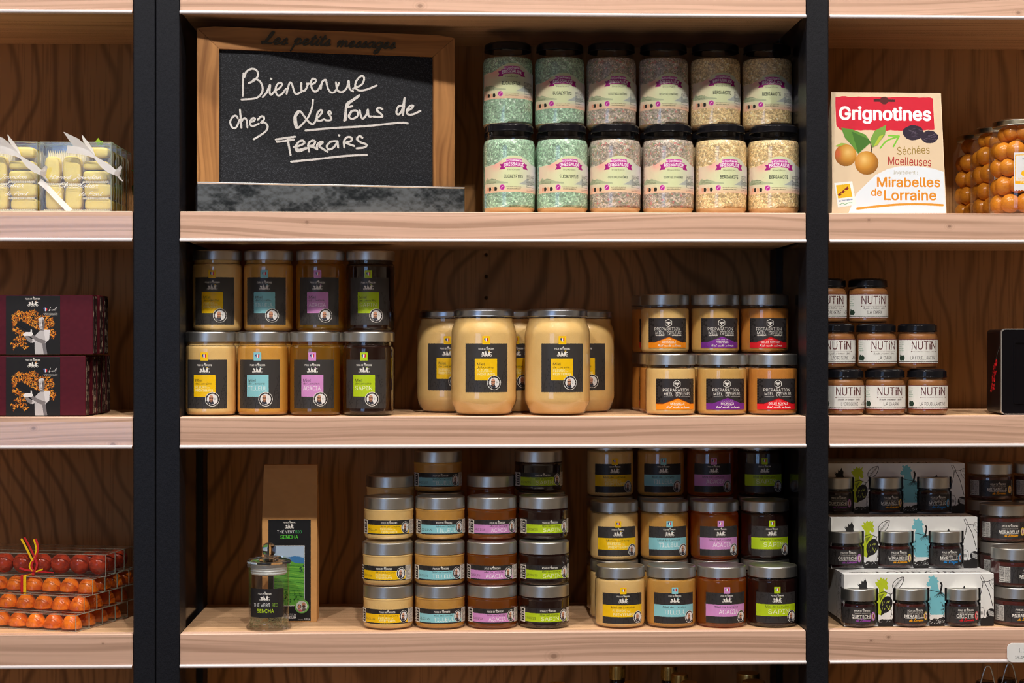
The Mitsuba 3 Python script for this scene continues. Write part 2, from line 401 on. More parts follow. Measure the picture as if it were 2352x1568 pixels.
for j, (zt, zb) in enumerate(SZ):
    for i, (a, b) in enumerate(BAYS):
        on = [['under the frame edge', 'holding the macaron boxes', 'holding the maroon cartons', 'holding the orange jelly boxes', 'below the frame'],
              ['above the chalkboard', 'holding the chalkboard', 'holding the large honey jars', 'holding the tea jar', 'under the gold capped bottles'],
              ['above the fruit snack bag', 'holding the fruit snack bag', 'holding the nut spread jars', 'holding the printed gift boxes', 'below the price tag']][i][j]
        t = thing('shelf', 'pale pine shelf, %s in the %s bay, %s' % (ORD[j], BAYNAME[i], on), 'shelf', 'pine shelves of the rack')
        part(t, 'fascia', mikit.ply(cbox(a, b, -0.002, 0.018, zb + 0.002, zt, 0.0012), 'pine_front'), label='pale pine front board')
        zs = zt - 0.0003
        part(t, 'plank', mikit.ply(cbox(a, b, 0.0182, 0.150, zb + 0.004, zs, 0.0008), 'pine_board'))
        part(t, 'plank', mikit.ply(cbox(a, b, 0.1504, DEPTH - 0.0005, zb + 0.004, zs, 0.0008), 'pine_board'))
        ang = np.linspace(-90, 90, 9) * math.pi / 180
        prof = [(-0.002, zb - 0.0005)] + [(-0.0032 - 0.0024 * math.cos(q), zb + 0.0022 + 0.0024 * math.sin(q)) for q in ang] + [(-0.002, zb + 0.0052)]
        v = np.array([[xx, y, z] for xx in (a, b) for y, z in prof]); n = len(prof)
        f = [[k, k + 1, n + k + 1, n + k] for k in range(n - 1)]
        part(t, 'ticket_rail', mikit.ply((v, np.array(f)), 'pale_plastic', 40), label='shiny pale ticket rail along the lower edge')
        sheet = np.array([[a, -0.0036, zb + 0.005], [b, -0.0036, zb + 0.005], [b, -0.0036, zt - 0.007], [a, -0.0036, zt - 0.007]])
        part(t, 'ticket_cover', mikit.ply((sheet, np.array([[0, 1, 2], [0, 2, 3]])), 'clear_strip'), label='clear ticket cover')
FLOORZ = [z[0] for z in SZ]        # shelf top surfaces
# ------------------------------------------------------------------ what is in the jars
def speck(c0, c1, f=60.0, s=900.0):
    return lambda p, n, uv: MIX(c0, c1, 0.7 * FB(p.x * f, p.y * f, p.z * f) + 0.3 * N(p.x * s, p.y * s, p.z * s))
bsdf('honey_cream', **principled(mikit.proc(speck((0.80, 0.56, 0.235), (0.70, 0.46, 0.165))), 0.35, specular=0.3))
bsdf('honey_linden', **principled(mikit.proc(speck((0.66, 0.35, 0.065), (0.54, 0.255, 0.04))), 0.35, specular=0.4))
bsdf('honey_linden_dark', **principled(mikit.proc(speck((0.58, 0.315, 0.07), (0.46, 0.23, 0.045))), 0.35, specular=0.4))
bsdf('honey_acacia', type='principledthin', base_color=rgb(0.88, 0.52, 0.05), roughness=0.2, diff_trans=1.5, spec_trans=0.50, eta=1.3)
bsdf('honey_amber', type='principledthin', base_color=rgb(0.84, 0.29, 0.030), roughness=0.2, diff_trans=1.5, spec_trans=0.45, eta=1.3)
bsdf('honey_fir', **principled(rgb(0.014, 0.004, 0.003), 0.12, specular=0.15))
bsdf('honey_propolis', **principled(mikit.proc(speck((0.66, 0.42, 0.14), (0.56, 0.33, 0.09))), 0.35, specular=0.3))
bsdf('honey_royal', **principled(mikit.proc(speck((0.58, 0.245, 0.045), (0.46, 0.17, 0.03))), 0.35, specular=0.4))
bsdf('jam_dark', **principled(rgb(0.024, 0.004, 0.006), 0.15, specular=0.2))
bsdf('jam_red', **principled(mikit.proc(speck((0.090, 0.014, 0.010), (0.045, 0.008, 0.008))), 0.2, specular=0.5))
bsdf('nut_spread', **principled(mikit.proc(speck((0.33, 0.14, 0.045), (0.22, 0.085, 0.025))), 0.35, specular=0.4))

def crystals(c, dark, accents):
    def fn(p, n, uv):
        x, y = uv.x * 245.0 / 2.5, uv.y / 2.0
        x, y = x + 1.5 * N(x * 0.9, y * 0.9, 4.0) + 0.6 * N(x * 2.7, y * 2.7), y + 1.5 * N(x * 0.9 + 40.0, y * 0.9, 2.0) + 0.6 * N(x * 2.7, y * 2.7, 9.0)
        d1, d2, r = VO(x, y)
        e1, e2, r2 = VO(x * 2.1 + 7.0, y * 2.1 + 3.0)
        col = MIX(dark, c, (0.35 + 0.65 * SS(0.0, 0.35, d2 - d1)) * (0.55 + 0.45 * SS(0.0, 0.25, e2 - e1)))
        col = col * (0.50 + 0.80 * r) * (0.75 + 0.45 * r2)
        for i, (a, lo) in enumerate(accents):
            t = dr.select((r > lo) & (r < lo + 0.06), 1.0, 0.0)
            col = MIX(col, a, 0.7 * t)
        return dr.minimum(col, 0.95)
    return fn
bsdf('candy_eucalyptus', **principled(mikit.proc(crystals((0.56, 0.78, 0.58), (0.07, 0.20, 0.11), [((0.86, 0.93, 0.85), 0.85)])), 0.35, specular=0.5))
bsdf('candy_cocktail', **principled(mikit.proc(crystals((0.74, 0.64, 0.54), (0.11, 0.075, 0.06), [((0.50, 0.07, 0.08), 0.90), ((0.16, 0.26, 0.14), 0.30), ((0.42, 0.30, 0.12), 0.5)])), 0.35, specular=0.5))
bsdf('candy_bergamot', **principled(mikit.proc(crystals((0.98, 0.78, 0.44), (0.50, 0.27, 0.08), [((0.98, 0.92, 0.78), 0.85)])), 0.35, specular=0.5))
bsdf('sugar_dust', **principled(mikit.proc(speck((0.80, 0.56, 0.30), (0.62, 0.38, 0.16), 90.0)), 0.5))

# ------------------------------------------------------------------ jar shapes (millimetres)
def lid_profile(r, z0, z1, dish=0.8):
    return mm([(r - 0.9, z0), (r - 0.1, z0 + 0.2), (r, z0 + 1.0), (r - 0.25, z0 + 2.0), (r - 0.25, z1 - 2.2), (r - 0.55, z1 - 1.0), (r - 1.4, z1 - 0.2), (r - 2.6, z1), (r - 4.2, z1 - dish), (0, z1 - dish)])
def flat_lid_profile(r, z0, z1):
    return mm([(r - 1.2, z0), (r - 0.2, z0 + 0.2), (r, z0 + 1.2), (r - 0.5, z0 + 2.2), (r - 0.5, z1 - 3.6), (r - 1.2, z1 - 2.4), (r - 2.6, z1 - 2.0), (r - 3.6, z1 - 0.9), (r - 5, z1 - 0.1), (r - 6.2, z1), (r - 9, z1 - 0.8), (0, z1 - 0.8)])
SHAPE = {
 'tall':   dict(R=38.0, H=124.0, glass=[(0, .6), (33, .6), (35.8, 1.4), (37.4, 3.6), (38, 6.5), (38, 98), (37.4, 101), (35.8, 102.6), (34.9, 104), (34.8, 119)], lid=(37.4, 109, 124), fill=109),
 'medium': dict(R=37.5, H=90.0, glass=[(0, .6), (32.5, .6), (35.3, 1.4), (36.9, 3.6), (37.5, 6.5), (37.5, 67), (36.9, 69.6), (35.4, 71), (34.7, 72.4), (34.6, 86)], lid=(37.2, 74, 90), fill=73),
 'small':  dict(R=37.5, H=64.0, glass=[(0, .6), (33, .6), (35.5, 1.4), (36.9, 3.4), (37.5, 6), (37.5, 41), (38.0, 42), (38.2, 43.4), (37.6, 44.6), (35.2, 45.0), (34.8, 45.8), (34.7, 60)], lid=(37.5, 46.2, 64), fill=46.5),
 'prep':   dict(R=37.5, H=91.0, glass=[(0, .6), (33, .6), (35.5, 1.4), (36.9, 3.4), (37.5, 6), (37.5, 66), (37.1, 68), (35.8, 69.8), (34.8, 71.2), (34.7, 87)], lid=(37.3, 74.5, 91), fill=69.0),
 'large':  dict(R=49.5, H=158.0, glass=[(0, 1), (36, 1), (39.5, 2.0), (42.0, 4.5), (45.2, 11), (48.2, 17), (49.3, 21), (49.5, 26), (49.5, 119), (49.0, 124), (47.4, 130), (45.2, 134.5), (44.0, 138), (43.8, 142), (43.6, 154)], lid=(45.8, 146, 158), fill=144.0),
 'candy':  dict(R=39.0, H=134.5, glass=[(0, 1), (31, 1), (34.5, 1.6), (37.2, 4.2), (38.6, 8), (39, 12), (39, 100), (38.6, 104), (37.4, 108), (35.6, 112), (34.4, 116), (34.2, 120), (34.0, 130)], lid=(36.6, 122, 134.5), fill=110.0),
 'spread': dict(R=30.5, H=68.0, glass=[(0, .6), (26.5, .6), (28.8, 1.4), (30, 3.2), (30.5, 6), (30.5, 45), (30.0, 48.5), (28.6, 51), (27.8, 53), (27.6, 64)], lid=(29.6, 55.5, 68), fill=53.0),
 'gift':   dict(R=27.0, H=57.0, glass=[(0, .6), (24, .6), (25.8, 1.2), (26.7, 3), (27, 5), (27, 31), (26.5, 33.5), (25.4, 35.2), (24.9, 36.6), (24.8, 53)], lid=(27.0, 39, 57), fill=33.5),
 'jam':    dict(R=36.5, H=60.0, glass=[(0, .6), (32, .6), (34.5, 1.4), (36, 3.2), (36.5, 5.5), (36.5, 36.5), (36.1, 38.4), (34.9, 39.8), (34.3, 41), (34.2, 56)], lid=(36.4, 42.5, 60), fill=38.0),
}
_parts = {}
def jar_glass(kind):
    if ('g', kind) not in _parts:
        _parts[('g', kind)] = mikit.ply(lathe(mm(SHAPE[kind]['glass'])), 'glass_sheet', 50)
    return _parts[('g', kind)]
def jar_lid(kind, mat):
    if ('l', kind, mat) not in _parts:
        r, a, b = SHAPE[kind]['lid']
        _parts[('l', kind, mat)] = mikit.ply(lathe(flat_lid_profile(r, a, b) if kind in ('candy', 'large', 'spread') else lid_profile(r, a, b)), mat, 35)
    return _parts[('l', kind, mat)]
def jar_fill(kind, mat, fill=None, base=None, uv=False):
    key = ('f', kind, mat, fill, base)
    if key not in _parts:
        top = fill or SHAPE[kind]['fill']
        prof = [(max(r - 1.1, 0), z + 1.3) for r, z in SHAPE[kind]['glass'] if z + 1.3 < top]
        zs = [z for r, z in SHAPE[kind]['glass']]; rs = [r for r, z in SHAPE[kind]['glass']]
        rt = float(np.interp(top, zs, rs)) - 1.1
        if base:
            rb = float(np.interp(base, zs, rs)) - 1.1
            prof = [(0, base), (rb, base)] + [q for q in prof if q[1] > base + 0.5]
        prof += [(rt, top), (rt - 1.5, top + 0.3), (0, top)]
        m = lathe(mm(prof))
        if uv:
            # finer rings so that the grains sit on a slightly lumpy surface
            v = np.array(m.vertices)
            uvs = np.stack([np.arctan2(v[:, 0], -v[:, 1]) / (2 * math.pi) + 0.5, v[:, 2] * 1000.0], 1)
            f = np.array(m.faces)
            seam = np.ptp(uvs[f][:, :, 0], axis=1) > 0.5
            fl = f[seam]; low = uvs[fl][:, :, 0] < 0.5
            extra = np.unique(fl[low]); remap = {int(e): len(v) + i for i, e in enumerate(extra)}
            for r_, c_ in zip(*np.nonzero(low)): fl[r_, c_] = remap[int(fl[r_, c_])]
            f[seam] = fl
            v = np.vstack([v, v[extra]]); uvs = np.vstack([uvs, uvs[extra] + [1.0, 0]])
            _parts[key] = mikit.ply(trimesh.Trimesh(v, f, process=False), mat, True, uv=uvs)
        else:
            _parts[key] = mikit.ply(m, mat, 40)
    return _parts[key]

def jar(kind, name, label, group, where, label_ply=None, fill='honey_cream', lid='lid_silver', turn=0.0, scale=1.02, up=0.0, cat='jar'):
    """where: (x, y, z) of the middle of the base"""
    t = thing(name, label, cat, group)
    tw = at(*where, 0.0, scale)
    part(t, 'glass', jar_glass(kind), tw)
    if kind == 'candy':
        part(t, 'contents', jar_fill(kind, fill, base=9.0, uv=True), tw)
        part(t, 'sugar_dust', jar_fill(kind, 'sugar_dust', fill=9.0), tw)
    else:
        part(t, 'contents', jar_fill(kind, fill), tw)
    part(t, 'lid', jar_lid(kind, lid), tw)
    if label_ply is not None:
        part(t, 'label', label_ply, at(where[0], where[1], where[2] + up * 0.001, turn, scale))
    return t

def stack_z(shelf, kinds, scale=1.02):
    return FLOORZ[shelf] + sum(SHAPE[k]['H'] for k in kinds) * 0.001 * scale + 0.0002

# ------------------------------------------------------------------ printed marks that come back on many labels
WHITE, INK, DGREY = (238, 234, 228), (32, 30, 30), (60, 57, 56)
def cyclists(P, x, y, w, col=WHITE, leaf=None, L=3):
    k = w / 16.0
    for cx in (-6.2, -1.9, 2.2, 6.4):
        P.ring(x + cx * k, y - 2.2 * k, 1.15 * k, 1.75 * k, col, L)
    for pts in ([(-6.8, 1.2), (-5.2, 2.6), (-3.2, 2.5), (-3.3, -.2), (-4.6, -1.6), (-5.3, -.6), (-5.0, .6)],
                [(-1.9, .2), (-1.2, 4.2), (-.4, 4.4), (-.2, 2.2), (1.2, .4), (.7, -1.6), (-.9, -1.4)],
                [(2.4, -.4), (3.0, 2.6), (5.0, 3.0), (8.0, 2.6), (8.0, 2.0), (5.6, 1.6), (5.2, -1.2), (3.6, -1.5)],
                [(-6.2, -2.0), (-4.0, -1.2), (0.2, -1.6), (4.4, -1.2), (6.2, -2.0), (6.2, -2.6), (4.2, -1.9), (0, -2.3), (-4.2, -1.9), (-6.2, -2.6)]):
        P.poly(sg.Polygon([(x + a * k, y + b * k) for a, b in pts]).buffer(0.12 * k), col, L)
    P.disc(x - 5.6 * k, y + 2.4 * k, .8 * k, .8 * k, col, L, 10); P.disc(x + 4.4 * k, y + 3.7 * k, .8 * k, .8 * k, col, L, 10)
    if leaf: P.poly(sg.Polygon([(x + a * k, y + b * k) for a, b in ((3.2, 5.4), (4.4, 4.2), (6.0, 5.8), (5.6, 4.0), (4.4, 3.6), (3.4, 4.0))]), leaf, L + 1)

def house_name(P, x, y, w, col=WHITE, L=3):
    P.script('L', x + w * .02, y + w * .115, w * .045, w * .016, col, L); P.script('es', x + w * .07, y + w * .115, w * .04, w * .014, col, L)
    P.text('FOUS', x - w * .5, y, w * .105, col, L, width=w * .29, bold=True, anchor='l')
    P.text('DE', x - w * .165, y, w * .105, col, L, width=w * .12, bold=True, anchor='l')
    P.text('TERROIRS', x - w * .005, y, w * .105, col, L, width=w * .505, bold=True, anchor='l')

def medal(P, x, y, r, rx=None, ring=WHITE, band=(40, 36, 38), L=4):
    k = (rx or r) / r
    P.disc(x, y, r * k, r, ring, L); P.disc(x, y, r * .93 * k, r * .93, band, L + 1); P.disc(x, y, r * .74 * k, r * .74, (232, 230, 230), L + 2)
    for a in range(0, 360, 24):
        if 250 < a < 290: continue
        q = math.radians(a); P.disc(x + r * .835 * k * math.cos(q), y + r * .835 * math.sin(q), r * .055 * k, r * .04, (200, 195, 190), L + 2, 6)
    def pl(pts, c, l): P.poly(sg.Polygon([(x + a * r * k, y + b * r) for a, b in pts]).buffer(r * .03), c, l)
    pl([(-.55, -.42), (-.35, -.22), (.05, -.28), (.18, -.62), (-.2, -.68)], (44, 48, 62), L + 3)
    P.disc(x - .17 * r * k, y + .16 * r, .29 * r * k, .42 * r, (206, 150, 120), L + 3, 16)
    pl([(-.42, -.04), (-.36, -.28), (-.16, -.40), (.02, -.26), (.06, -.04), (-.06, -.14), (-.28, -.14)], (128, 92, 74), L + 4); pl([(-.3, .02), (-.2, .12), (-.12, .02)], (178, 118, 92), L + 4)
    pl([(-.42, .20), (-.22, .19), (-.22, .14), (-.40, .14)], (60, 46, 42), L + 4); pl([(-.12, .19), (.08, .18), (.06, .12), (-.12, .14)], (60, 46, 42), L + 4)
    P.poly(stroke([(x + .22 * r * k, y + .06 * r), (x + .36 * r * k, y + .16 * r), (x + .3 * r * k, y - .1 * r), (x + .52 * r * k, y + .1 * r)], r * .03), (70, 110, 100), L + 3)

def flag_tab(P, x, y0, w, h, col, L=2):
    P.rect(x - w / 2, x + w / 2, y0 - 1.2, y0 + h, col, L, r=min(w, h) * .06)
    cx, cy, s = x, y0 + h * .48, w * .3
    P.poly(sg.Polygon([(cx - s, cy + s * .5), (cx - s * .35, cy + s * .9), (cx - s * .35, cy - s * .5), (cx - s * .7, cy - s * .1)]), (36, 52, 120), L + 1)
    P.poly(sg.Polygon([(cx - s * .35, cy + s * .75), (cx + s * .3, cy + s * .7), (cx + s * .3, cy - s * .8), (cx - s * .35, cy - s * .5)]), (240, 240, 240), L + 1)
    P.poly(sg.Polygon([(cx + s * .3, cy + s * .7), (cx + s * .9, cy + s * 1.0), (cx + s * .8, cy - s * .3), (cx + s * .3, cy - s * .8)]), (205, 40, 50), L + 1)

def twigs(P, x0, x1, y0, y1, seed, col=(36, 33, 33), n=3, L=1, w=.38, kind='flower'):
    r = random.Random(seed)
    box = sg.box(x0, y0, x1, y1); gs = []
    for i in range(n):
        x = x0 + (x1 - x0) * (i + r.uniform(.2, .8)) / n; y = y0; a = r.uniform(-.25, .25); pts = [(x, y)]
        top = y0 + (y1 - y0) * r.uniform(.6, 1.0)
        while y < top:
            x += 5 * math.sin(a); y += 5 * math.cos(a); a += r.uniform(-.3, .3); a = max(-.5, min(.5, a)); pts.append((x, y))
            if r.random() < .85:
                b = a + r.choice((-1, 1)) * r.uniform(.6, 1.1); q = r.uniform(3, 7)
                ex, ey = x + q * math.sin(b), y + q * math.cos(b)
                gs.append(sg.LineString([(x, y), (ex, ey)]).buffer(w / 2, quad_segs=1))
                for m in range(3):
                    b2 = b + (m - 1) * .7; gs.append(sg.LineString([(ex, ey), (ex + 2.4 * math.sin(b2), ey + 2.4 * math.cos(b2))]).buffer(w / 2, quad_segs=1))
        gs.append(sg.LineString(pts).buffer(w * .65, quad_segs=1))
        for m in range(7 if kind == 'flower' else 0):
            b = m * .9; gs.append(sg.LineString([(x, y), (x + 3.2 * math.sin(b), y + 3.2 * math.cos(b))]).buffer(w / 2, quad_segs=1))
    P.poly(shapely.union_all(gs).intersection(box), col, L)

FLAV = {'spring': ('FLEURS DE PRINTEMPS', (246, 198, 14), (250, 236, 170)), 'linden': ('TILLEUL', (140, 204, 214), (236, 244, 246)),
        'acacia': ('ACACIA', (212, 144, 206), (248, 240, 248)), 'fir': ('SAPIN', (180, 208, 28), (232, 240, 190))}
HONEYWORD = {'spring': ('creamy pale', 'yellow'), 'linden': ('golden', 'light blue'), 'acacia': ('clear amber', 'pink'), 'fir': ('near-black', 'lime green')}

_labels = {}
def label_tall(fl):
    P = Print(); name, col, txt = FLAV[fl]
    P.rect(-33.5, 33.5, 10.5, 82.5, DGREY, 0)
    twigs(P, -33, -10, 11, 72, 3 + len(fl)); twigs(P, 16, 33, 11, 60, 7 + len(fl), n=2); twigs(P, -10, 16, 11, 30, 9, n=2, kind='')
    flag_tab(P, -1.5, 82.5, 11.5, 11, col)
    house_name(P, -1.5, 73.4, 23)
    cyclists(P, -1.5, 67.0, 16, leaf=col)
    P.rect(-18.5, 15, 28.2, 60.2, col, 2, r=.8)
    P.text('Miel', -15.2, 50.2, 4.0, (44, 40, 30), 3, width=11.5, anchor='l'); P.text('de Lorraine', -15.2, 46.0, 3.0, (44, 40, 30), 3, width=24.5, anchor='l')
    if fl == 'spring':
        P.text('FLEURS', -15.2, 40.6, 3.7, txt, 3, width=17.5, anchor='l', bold=True); P.text('DE', 3.4, 40.6, 2.0, txt, 3, anchor='l', width=4)
        P.text('PRINTEMPS', -15.2, 35.6, 3.7, txt, 3, width=26.5, anchor='l', bold=True)
    else:
        P.text(name, -15.2 if fl != 'linden' else -16.5, 37.6, 6.0, txt, 3, width={'linden': 29, 'acacia': 26, 'fir': 26}[fl], anchor='l')
    medal(P, 10.5, 24.6, 10.6)
    return P
def label_medium(fl):
    P = Print(); name, col, txt = FLAV[fl]
    P.rect(-33, 33, 7.5, 52.5, (52, 49, 49), 0)
    twigs(P, -32, 33, 35, 52, 5 + len(fl), n=6); twigs(P, -32, 33, 8, 17, 8 + len(fl), n=7, kind='')
    flag_tab(P, 0, 52.5, 9.6, 8.6, col)
    house_name(P, 0, 47.0, 19); cyclists(P, 0, 41.4, 14.5, leaf=col)
    P.rect(-33, 33, 17.4, 35.2, col, 2)
    P.text('Miel de Lorraine', 0, 30.2, 3.0, (44, 40, 34), 3, width=36)
    if fl == 'spring':
        P.text('FLEURS', -6, 24.6, 4.0, txt, 3, width=20, bold=True); P.text('DE', 8, 24.6, 2.4, txt, 3, width=5)
        P.text('PRINTEMPS', 1, 19.2, 4.0, txt, 3, width=32, bold=True)
    else:
        P.text(name, 3 if fl != 'linden' else 0, 21.2, 6.6, txt, 3, width={'linden': 33, 'acacia': 30, 'fir': 33}[fl])
    medal(P, 24.5, 16.6, 9.3, rx=8.6)
    return P
def label_small(fl):
    P = Print(); name, col, txt = FLAV[fl]
    P.rect(-52, 52, 9, 30.5, (46, 43, 43), 0)
    P.rect(-52, -36, 9.3, 30.2, (224, 216, 206), 1); P.rect(-45, -38, 11, 28.5, (38, 34, 32), 2, r=1.2)
    P.lines(-44, -39, 12.5, 27, 4, (224, 216, 206), 3, 2, .45); P.lines(-51, -46.5, 11, 29, 9, (70, 62, 60), 2, 4)
    P.rect(36, 52, 9.3, 30.2, (216, 208, 198), 1); P.lines(38, 51, 11, 29.5, 12, (120, 110, 104), 2, 5)
    P.rect(-36, 36, 10.8, 23.6, col, 2)
    twigs(P, -35, 0, 24, 30, 6, n=5, col=(30, 28, 28))
    house_name(P, 2, 25.2, 24)
    P.text('Miel de Lorraine', 4, 20.0, 2.5, (44, 40, 34), 3, width=28)
    if fl == 'spring':
        P.text('FLEURS', -3, 16.2, 2.9, txt, 3, width=17, bold=True); P.text('DE', 9, 16.2, 1.8, txt, 3, width=4)
        P.text('PRINTEMPS', 2, 12.0, 2.9, txt, 3, width=24, bold=True)
    else:
        P.text(name, 5, 12.6, 5.6, txt, 3, width={'linden': 31, 'acacia': 26, 'fir': 28}[fl])
    P.text({'spring': '05/01/26', 'linden': '01/11/25', 'acacia': '08/01/26', 'fir': '29/08/25'}[fl], -35, 14.4, 3.2, (60, 56, 46), 3, width=18, anchor='l')
    medal(P, 28, 19.4, 9.0, rx=7.6)
    return P
PREP = {'mirabelle': ('MIRABELLE', 'avec', (248, 146, 26)), 'propolis': ('PROPOLIS', 'avec extrait de', (116, 44, 140)), 'royal': ('GELÉE ROYALE', 'avec', (222, 30, 40))}
def label_prep(fl):
    P = Print(); name, pre, col = PREP[fl]
    P.rect(-32.5, 32.5, 8.5, 54, (50, 46, 47), 0)
    hexa = lambda x, y, r: sg.Polygon([(x + r * math.sin(a), y + r * math.cos(a)) for a in np.arange(6) * math.pi / 3])
    r = random.Random(4)
    for sgn in (-1, 1):
        for i in range(4):
            for j in range(11):
                if r.random() < 0.92 - .24 * i:
                    P.poly(hexa(sgn * (31 - i * 3.5), 15 + j * 4.0 - (i % 2) * 2.0, 1.9).intersection(sg.box(-32.5, 8.5, 32.5, 54)), (28, 25, 26), 1)
    P.poly(hexa(0, 46.6, 6.2).difference(hexa(0, 46.6, 5.3)), WHITE, 2)
    for a, b, c, d in ((0, 47.0, 1.0, 1.3), (0, 44.4, .9, 1.9), (-2.2, 47.8, 1.9, .8), (2.2, 47.8, 1.9, .8), (-1.8, 46.0, 1.3, .6), (1.8, 46.0, 1.3, .6)): P.disc(a, b, c, d, WHITE, 2, 12)
    P.text('PREPARATION', -1, 35.0, 4.6, WHITE, 2, width=41)
    P.text('MIEL', -13.0, 29.2, 4.6, WHITE, 2, width=14); P.text('DE', 1.2, 28.0, 4.2, WHITE, 2, width=6.5); P.text('FLEURS', 13.6, 29.2, 4.6, WHITE, 2, width=16.6)
    for x0, x1, y in ((-20, -6.2, 26.8), (5.4, 21.8, 26.8), (-2.4, 5.0, 33.2)): P.rect(x0, x1, y, y + .8, WHITE, 2)
    roof = [(-32.5, 8.5), (32.5, 8.5), (32.5, 17.6), (23, 17.6), (1, 27.0 - 1.2), (-21, 17.6), (-32.5, 17.6)]
    P.poly(sg.Polygon(roof), (col[0] * .55, col[1] * .4, col[2] * .5) if fl != 'propolis' else col, 2)
    P.poly(sg.Polygon([(-32.5, 8.5), (32.5, 8.5), (32.5, 16.6), (23, 16.6), (1, 24.6), (-21, 16.6), (-32.5, 16.6)]), col, 3)
    P.text(pre, 1, 20.4, 1.7, WHITE, 4, width=min(18, 2.0 * len(pre))); P.text(name, 1, 15.8, 3.2, WHITE, 4, width={'mirabelle': 22, 'propolis': 20, 'royal': 30}[fl], bold=True)
    P.rect(-5, 8, 14.2, 14.5, WHITE, 4)
    P.script('Miel', -12.6, 10.6, 1.7, .42, WHITE, 4, width=7.5); P.script('recolte', -1.5, 10.6, 1.5, .4, WHITE, 4, width=10.5); P.script('en', 7.4, 10.6, 1.4, .4, WHITE, 4, width=3.4); P.script('Lorraine', 15.4, 10.6, 1.6, .42, WHITE, 4, width=11)
    return P
CANDY = {'eucalyptus': ('EUCALYPTUS', 29, 5.0), 'cocktail': ("COCKTAIL D'ARÔMES", 30, 3.2), 'bergamot': ('BERGAMOTE', 29, 5.0)}
def label_candy(fl):
    P = Print(); name, w, h = CANDY[fl]
    def shade(x, y):
        t = np.clip((x + 50) / 100, 0, 1)[:, None]; u = np.clip((y - 31) / 55, 0, 1)[:, None]
        mid = np.array([214, 222, 176.]); left = np.array([232, 206, 182.]); right = np.array([206, 202, 214.]); low = np.array([240, 190, 160.]); pinkl = np.array([240, 178, 164.])
        c = np.where(t < .5, left + (mid - left) * np.minimum(1, t * 2.6), mid + (right - mid) * np.clip((t - .55) * 2.6, 0, 1))
        c = c + (low - c) * np.clip((.18 - u) * 5, 0, 1)
        g = np.exp(-(((x[:, None] + 26) / 10) ** 2 + ((y[:, None] - 72) / 8) ** 2)); c = c + (pinkl - c) * g
        return np.clip(c, 0, 255)
    top = [(52, 71), (34, 72.5), (29, 75), (22, 80), (12, 84.2), (3, 85.4), (-6, 84.2), (-16, 80), (-23, 75), (-30, 72), (-52, 70)]
    P.poly(sg.Polygon([(-52, 30), (-30, 31), (0, 31.6), (30, 31), (52, 30)] + top), shade, 0)
    P.poly(sg.Polygon([(-52, 47), (-44, 53), (-40, 50.5), (-34, 52), (-20, 47.5), (-8, 46), (-8, 44), (-52, 44)]), (176, 186, 150), 1)
    P.poly(sg.Polygon([(8, 43), (18, 48), (23, 52), (28, 48), (36, 53), (44, 46), (52, 48), (52, 42)]), (172, 180, 176), 1)
    mag = (178, 36, 138)
    arcp = lambda x, y: (x + 1.5, y - .006 * x * x)
    P.poly(sg.Polygon([arcp(x, 69.0) for x in np.linspace(-17, 17, 15)] + [arcp(x, 76.5) for x in np.linspace(17, -17, 15)]), mag, 2)
    P.poly(sg.Polygon([arcp(x, 75.8) for x in np.linspace(-13, 13, 9)] + [arcp(x, 80.8) for x in np.linspace(12, -12, 9)]), (202, 84, 170), 1)
    for s_ in (-1, 1):
        P.poly(sg.Polygon([(1.5 + s_ * 13.5, 73.4), (1.5 + s_ * 22, 72.6), (1.5 + s_ * 19.8, 69), (1.5 + s_ * 22.4, 64.6), (1.5 + s_ * 14, 65.2)]), (160, 28, 120), 1)
    P.text('BRESSAUDE', 1.5, 70.3, 4.9, (252, 250, 252), 3, width=31, bold=True, arc=.006)
    P.text('la', -9.6, 76.2, 3.0, (252, 246, 252), 3, width=2.6, bold=True); P.text('Confiserie', 3, 76.6, 3.2, (252, 246, 252), 3, width=20, bold=True, arc=.006)
    P.text('Brisure Infusion', .5, 63.6, 2.3, (70, 56, 44), 2, width=19)
    P.text(name, .5, 52.0, h, (30, 38, 28), 2, width=w, bold=True)
    P.lines(-46, -27, 44.5, 51, 4, (96, 98, 76), 2, 3, .4); P.lines(22, 41, 38, 57, 11, (88, 90, 92), 2, 6, .5); P.lines(22, 40, 33, 36.5, 2, (130, 92, 86), 2, 8, .4)
    for x, c in ((-42, (226, 160, 130)), (-37.6, (44, 42, 38)), (-32.2, (232, 176, 140)), (-27.0, (44, 42, 38))):
        P.poly(sg.Polygon([(x - 2.3, 33.6), (x + 1.4, 33.4), (x + 2.5, 36.4), (x + 1.2, 39.4), (x - 2.3, 39)]), c, 2)
    P.disc(-16.5, 38.6, 4.2, 4.4, (226, 170, 204), 2); P.disc(-16.5, 38.6, 3.5, 3.7, (186, 44, 148), 3)
    P.poly(stroke([(-18, 37), (-16.5, 39.4), (-15, 40)], 1.0), (236, 190, 220), 4)
    P.lines(-10, 13, 38.2, 40.0, 1, (130, 120, 96), 2, 9, .4); P.text('www.lesfousdeterroirs.fr', 1, 35.4, 1.7, (34, 30, 26), 2, width=21, bold=True)
    return P
SPREAD = {'origine': "L'ORIGINE", 'dark': 'LA DARK', 'feuillantine': 'LA FEUILLANTINE'}
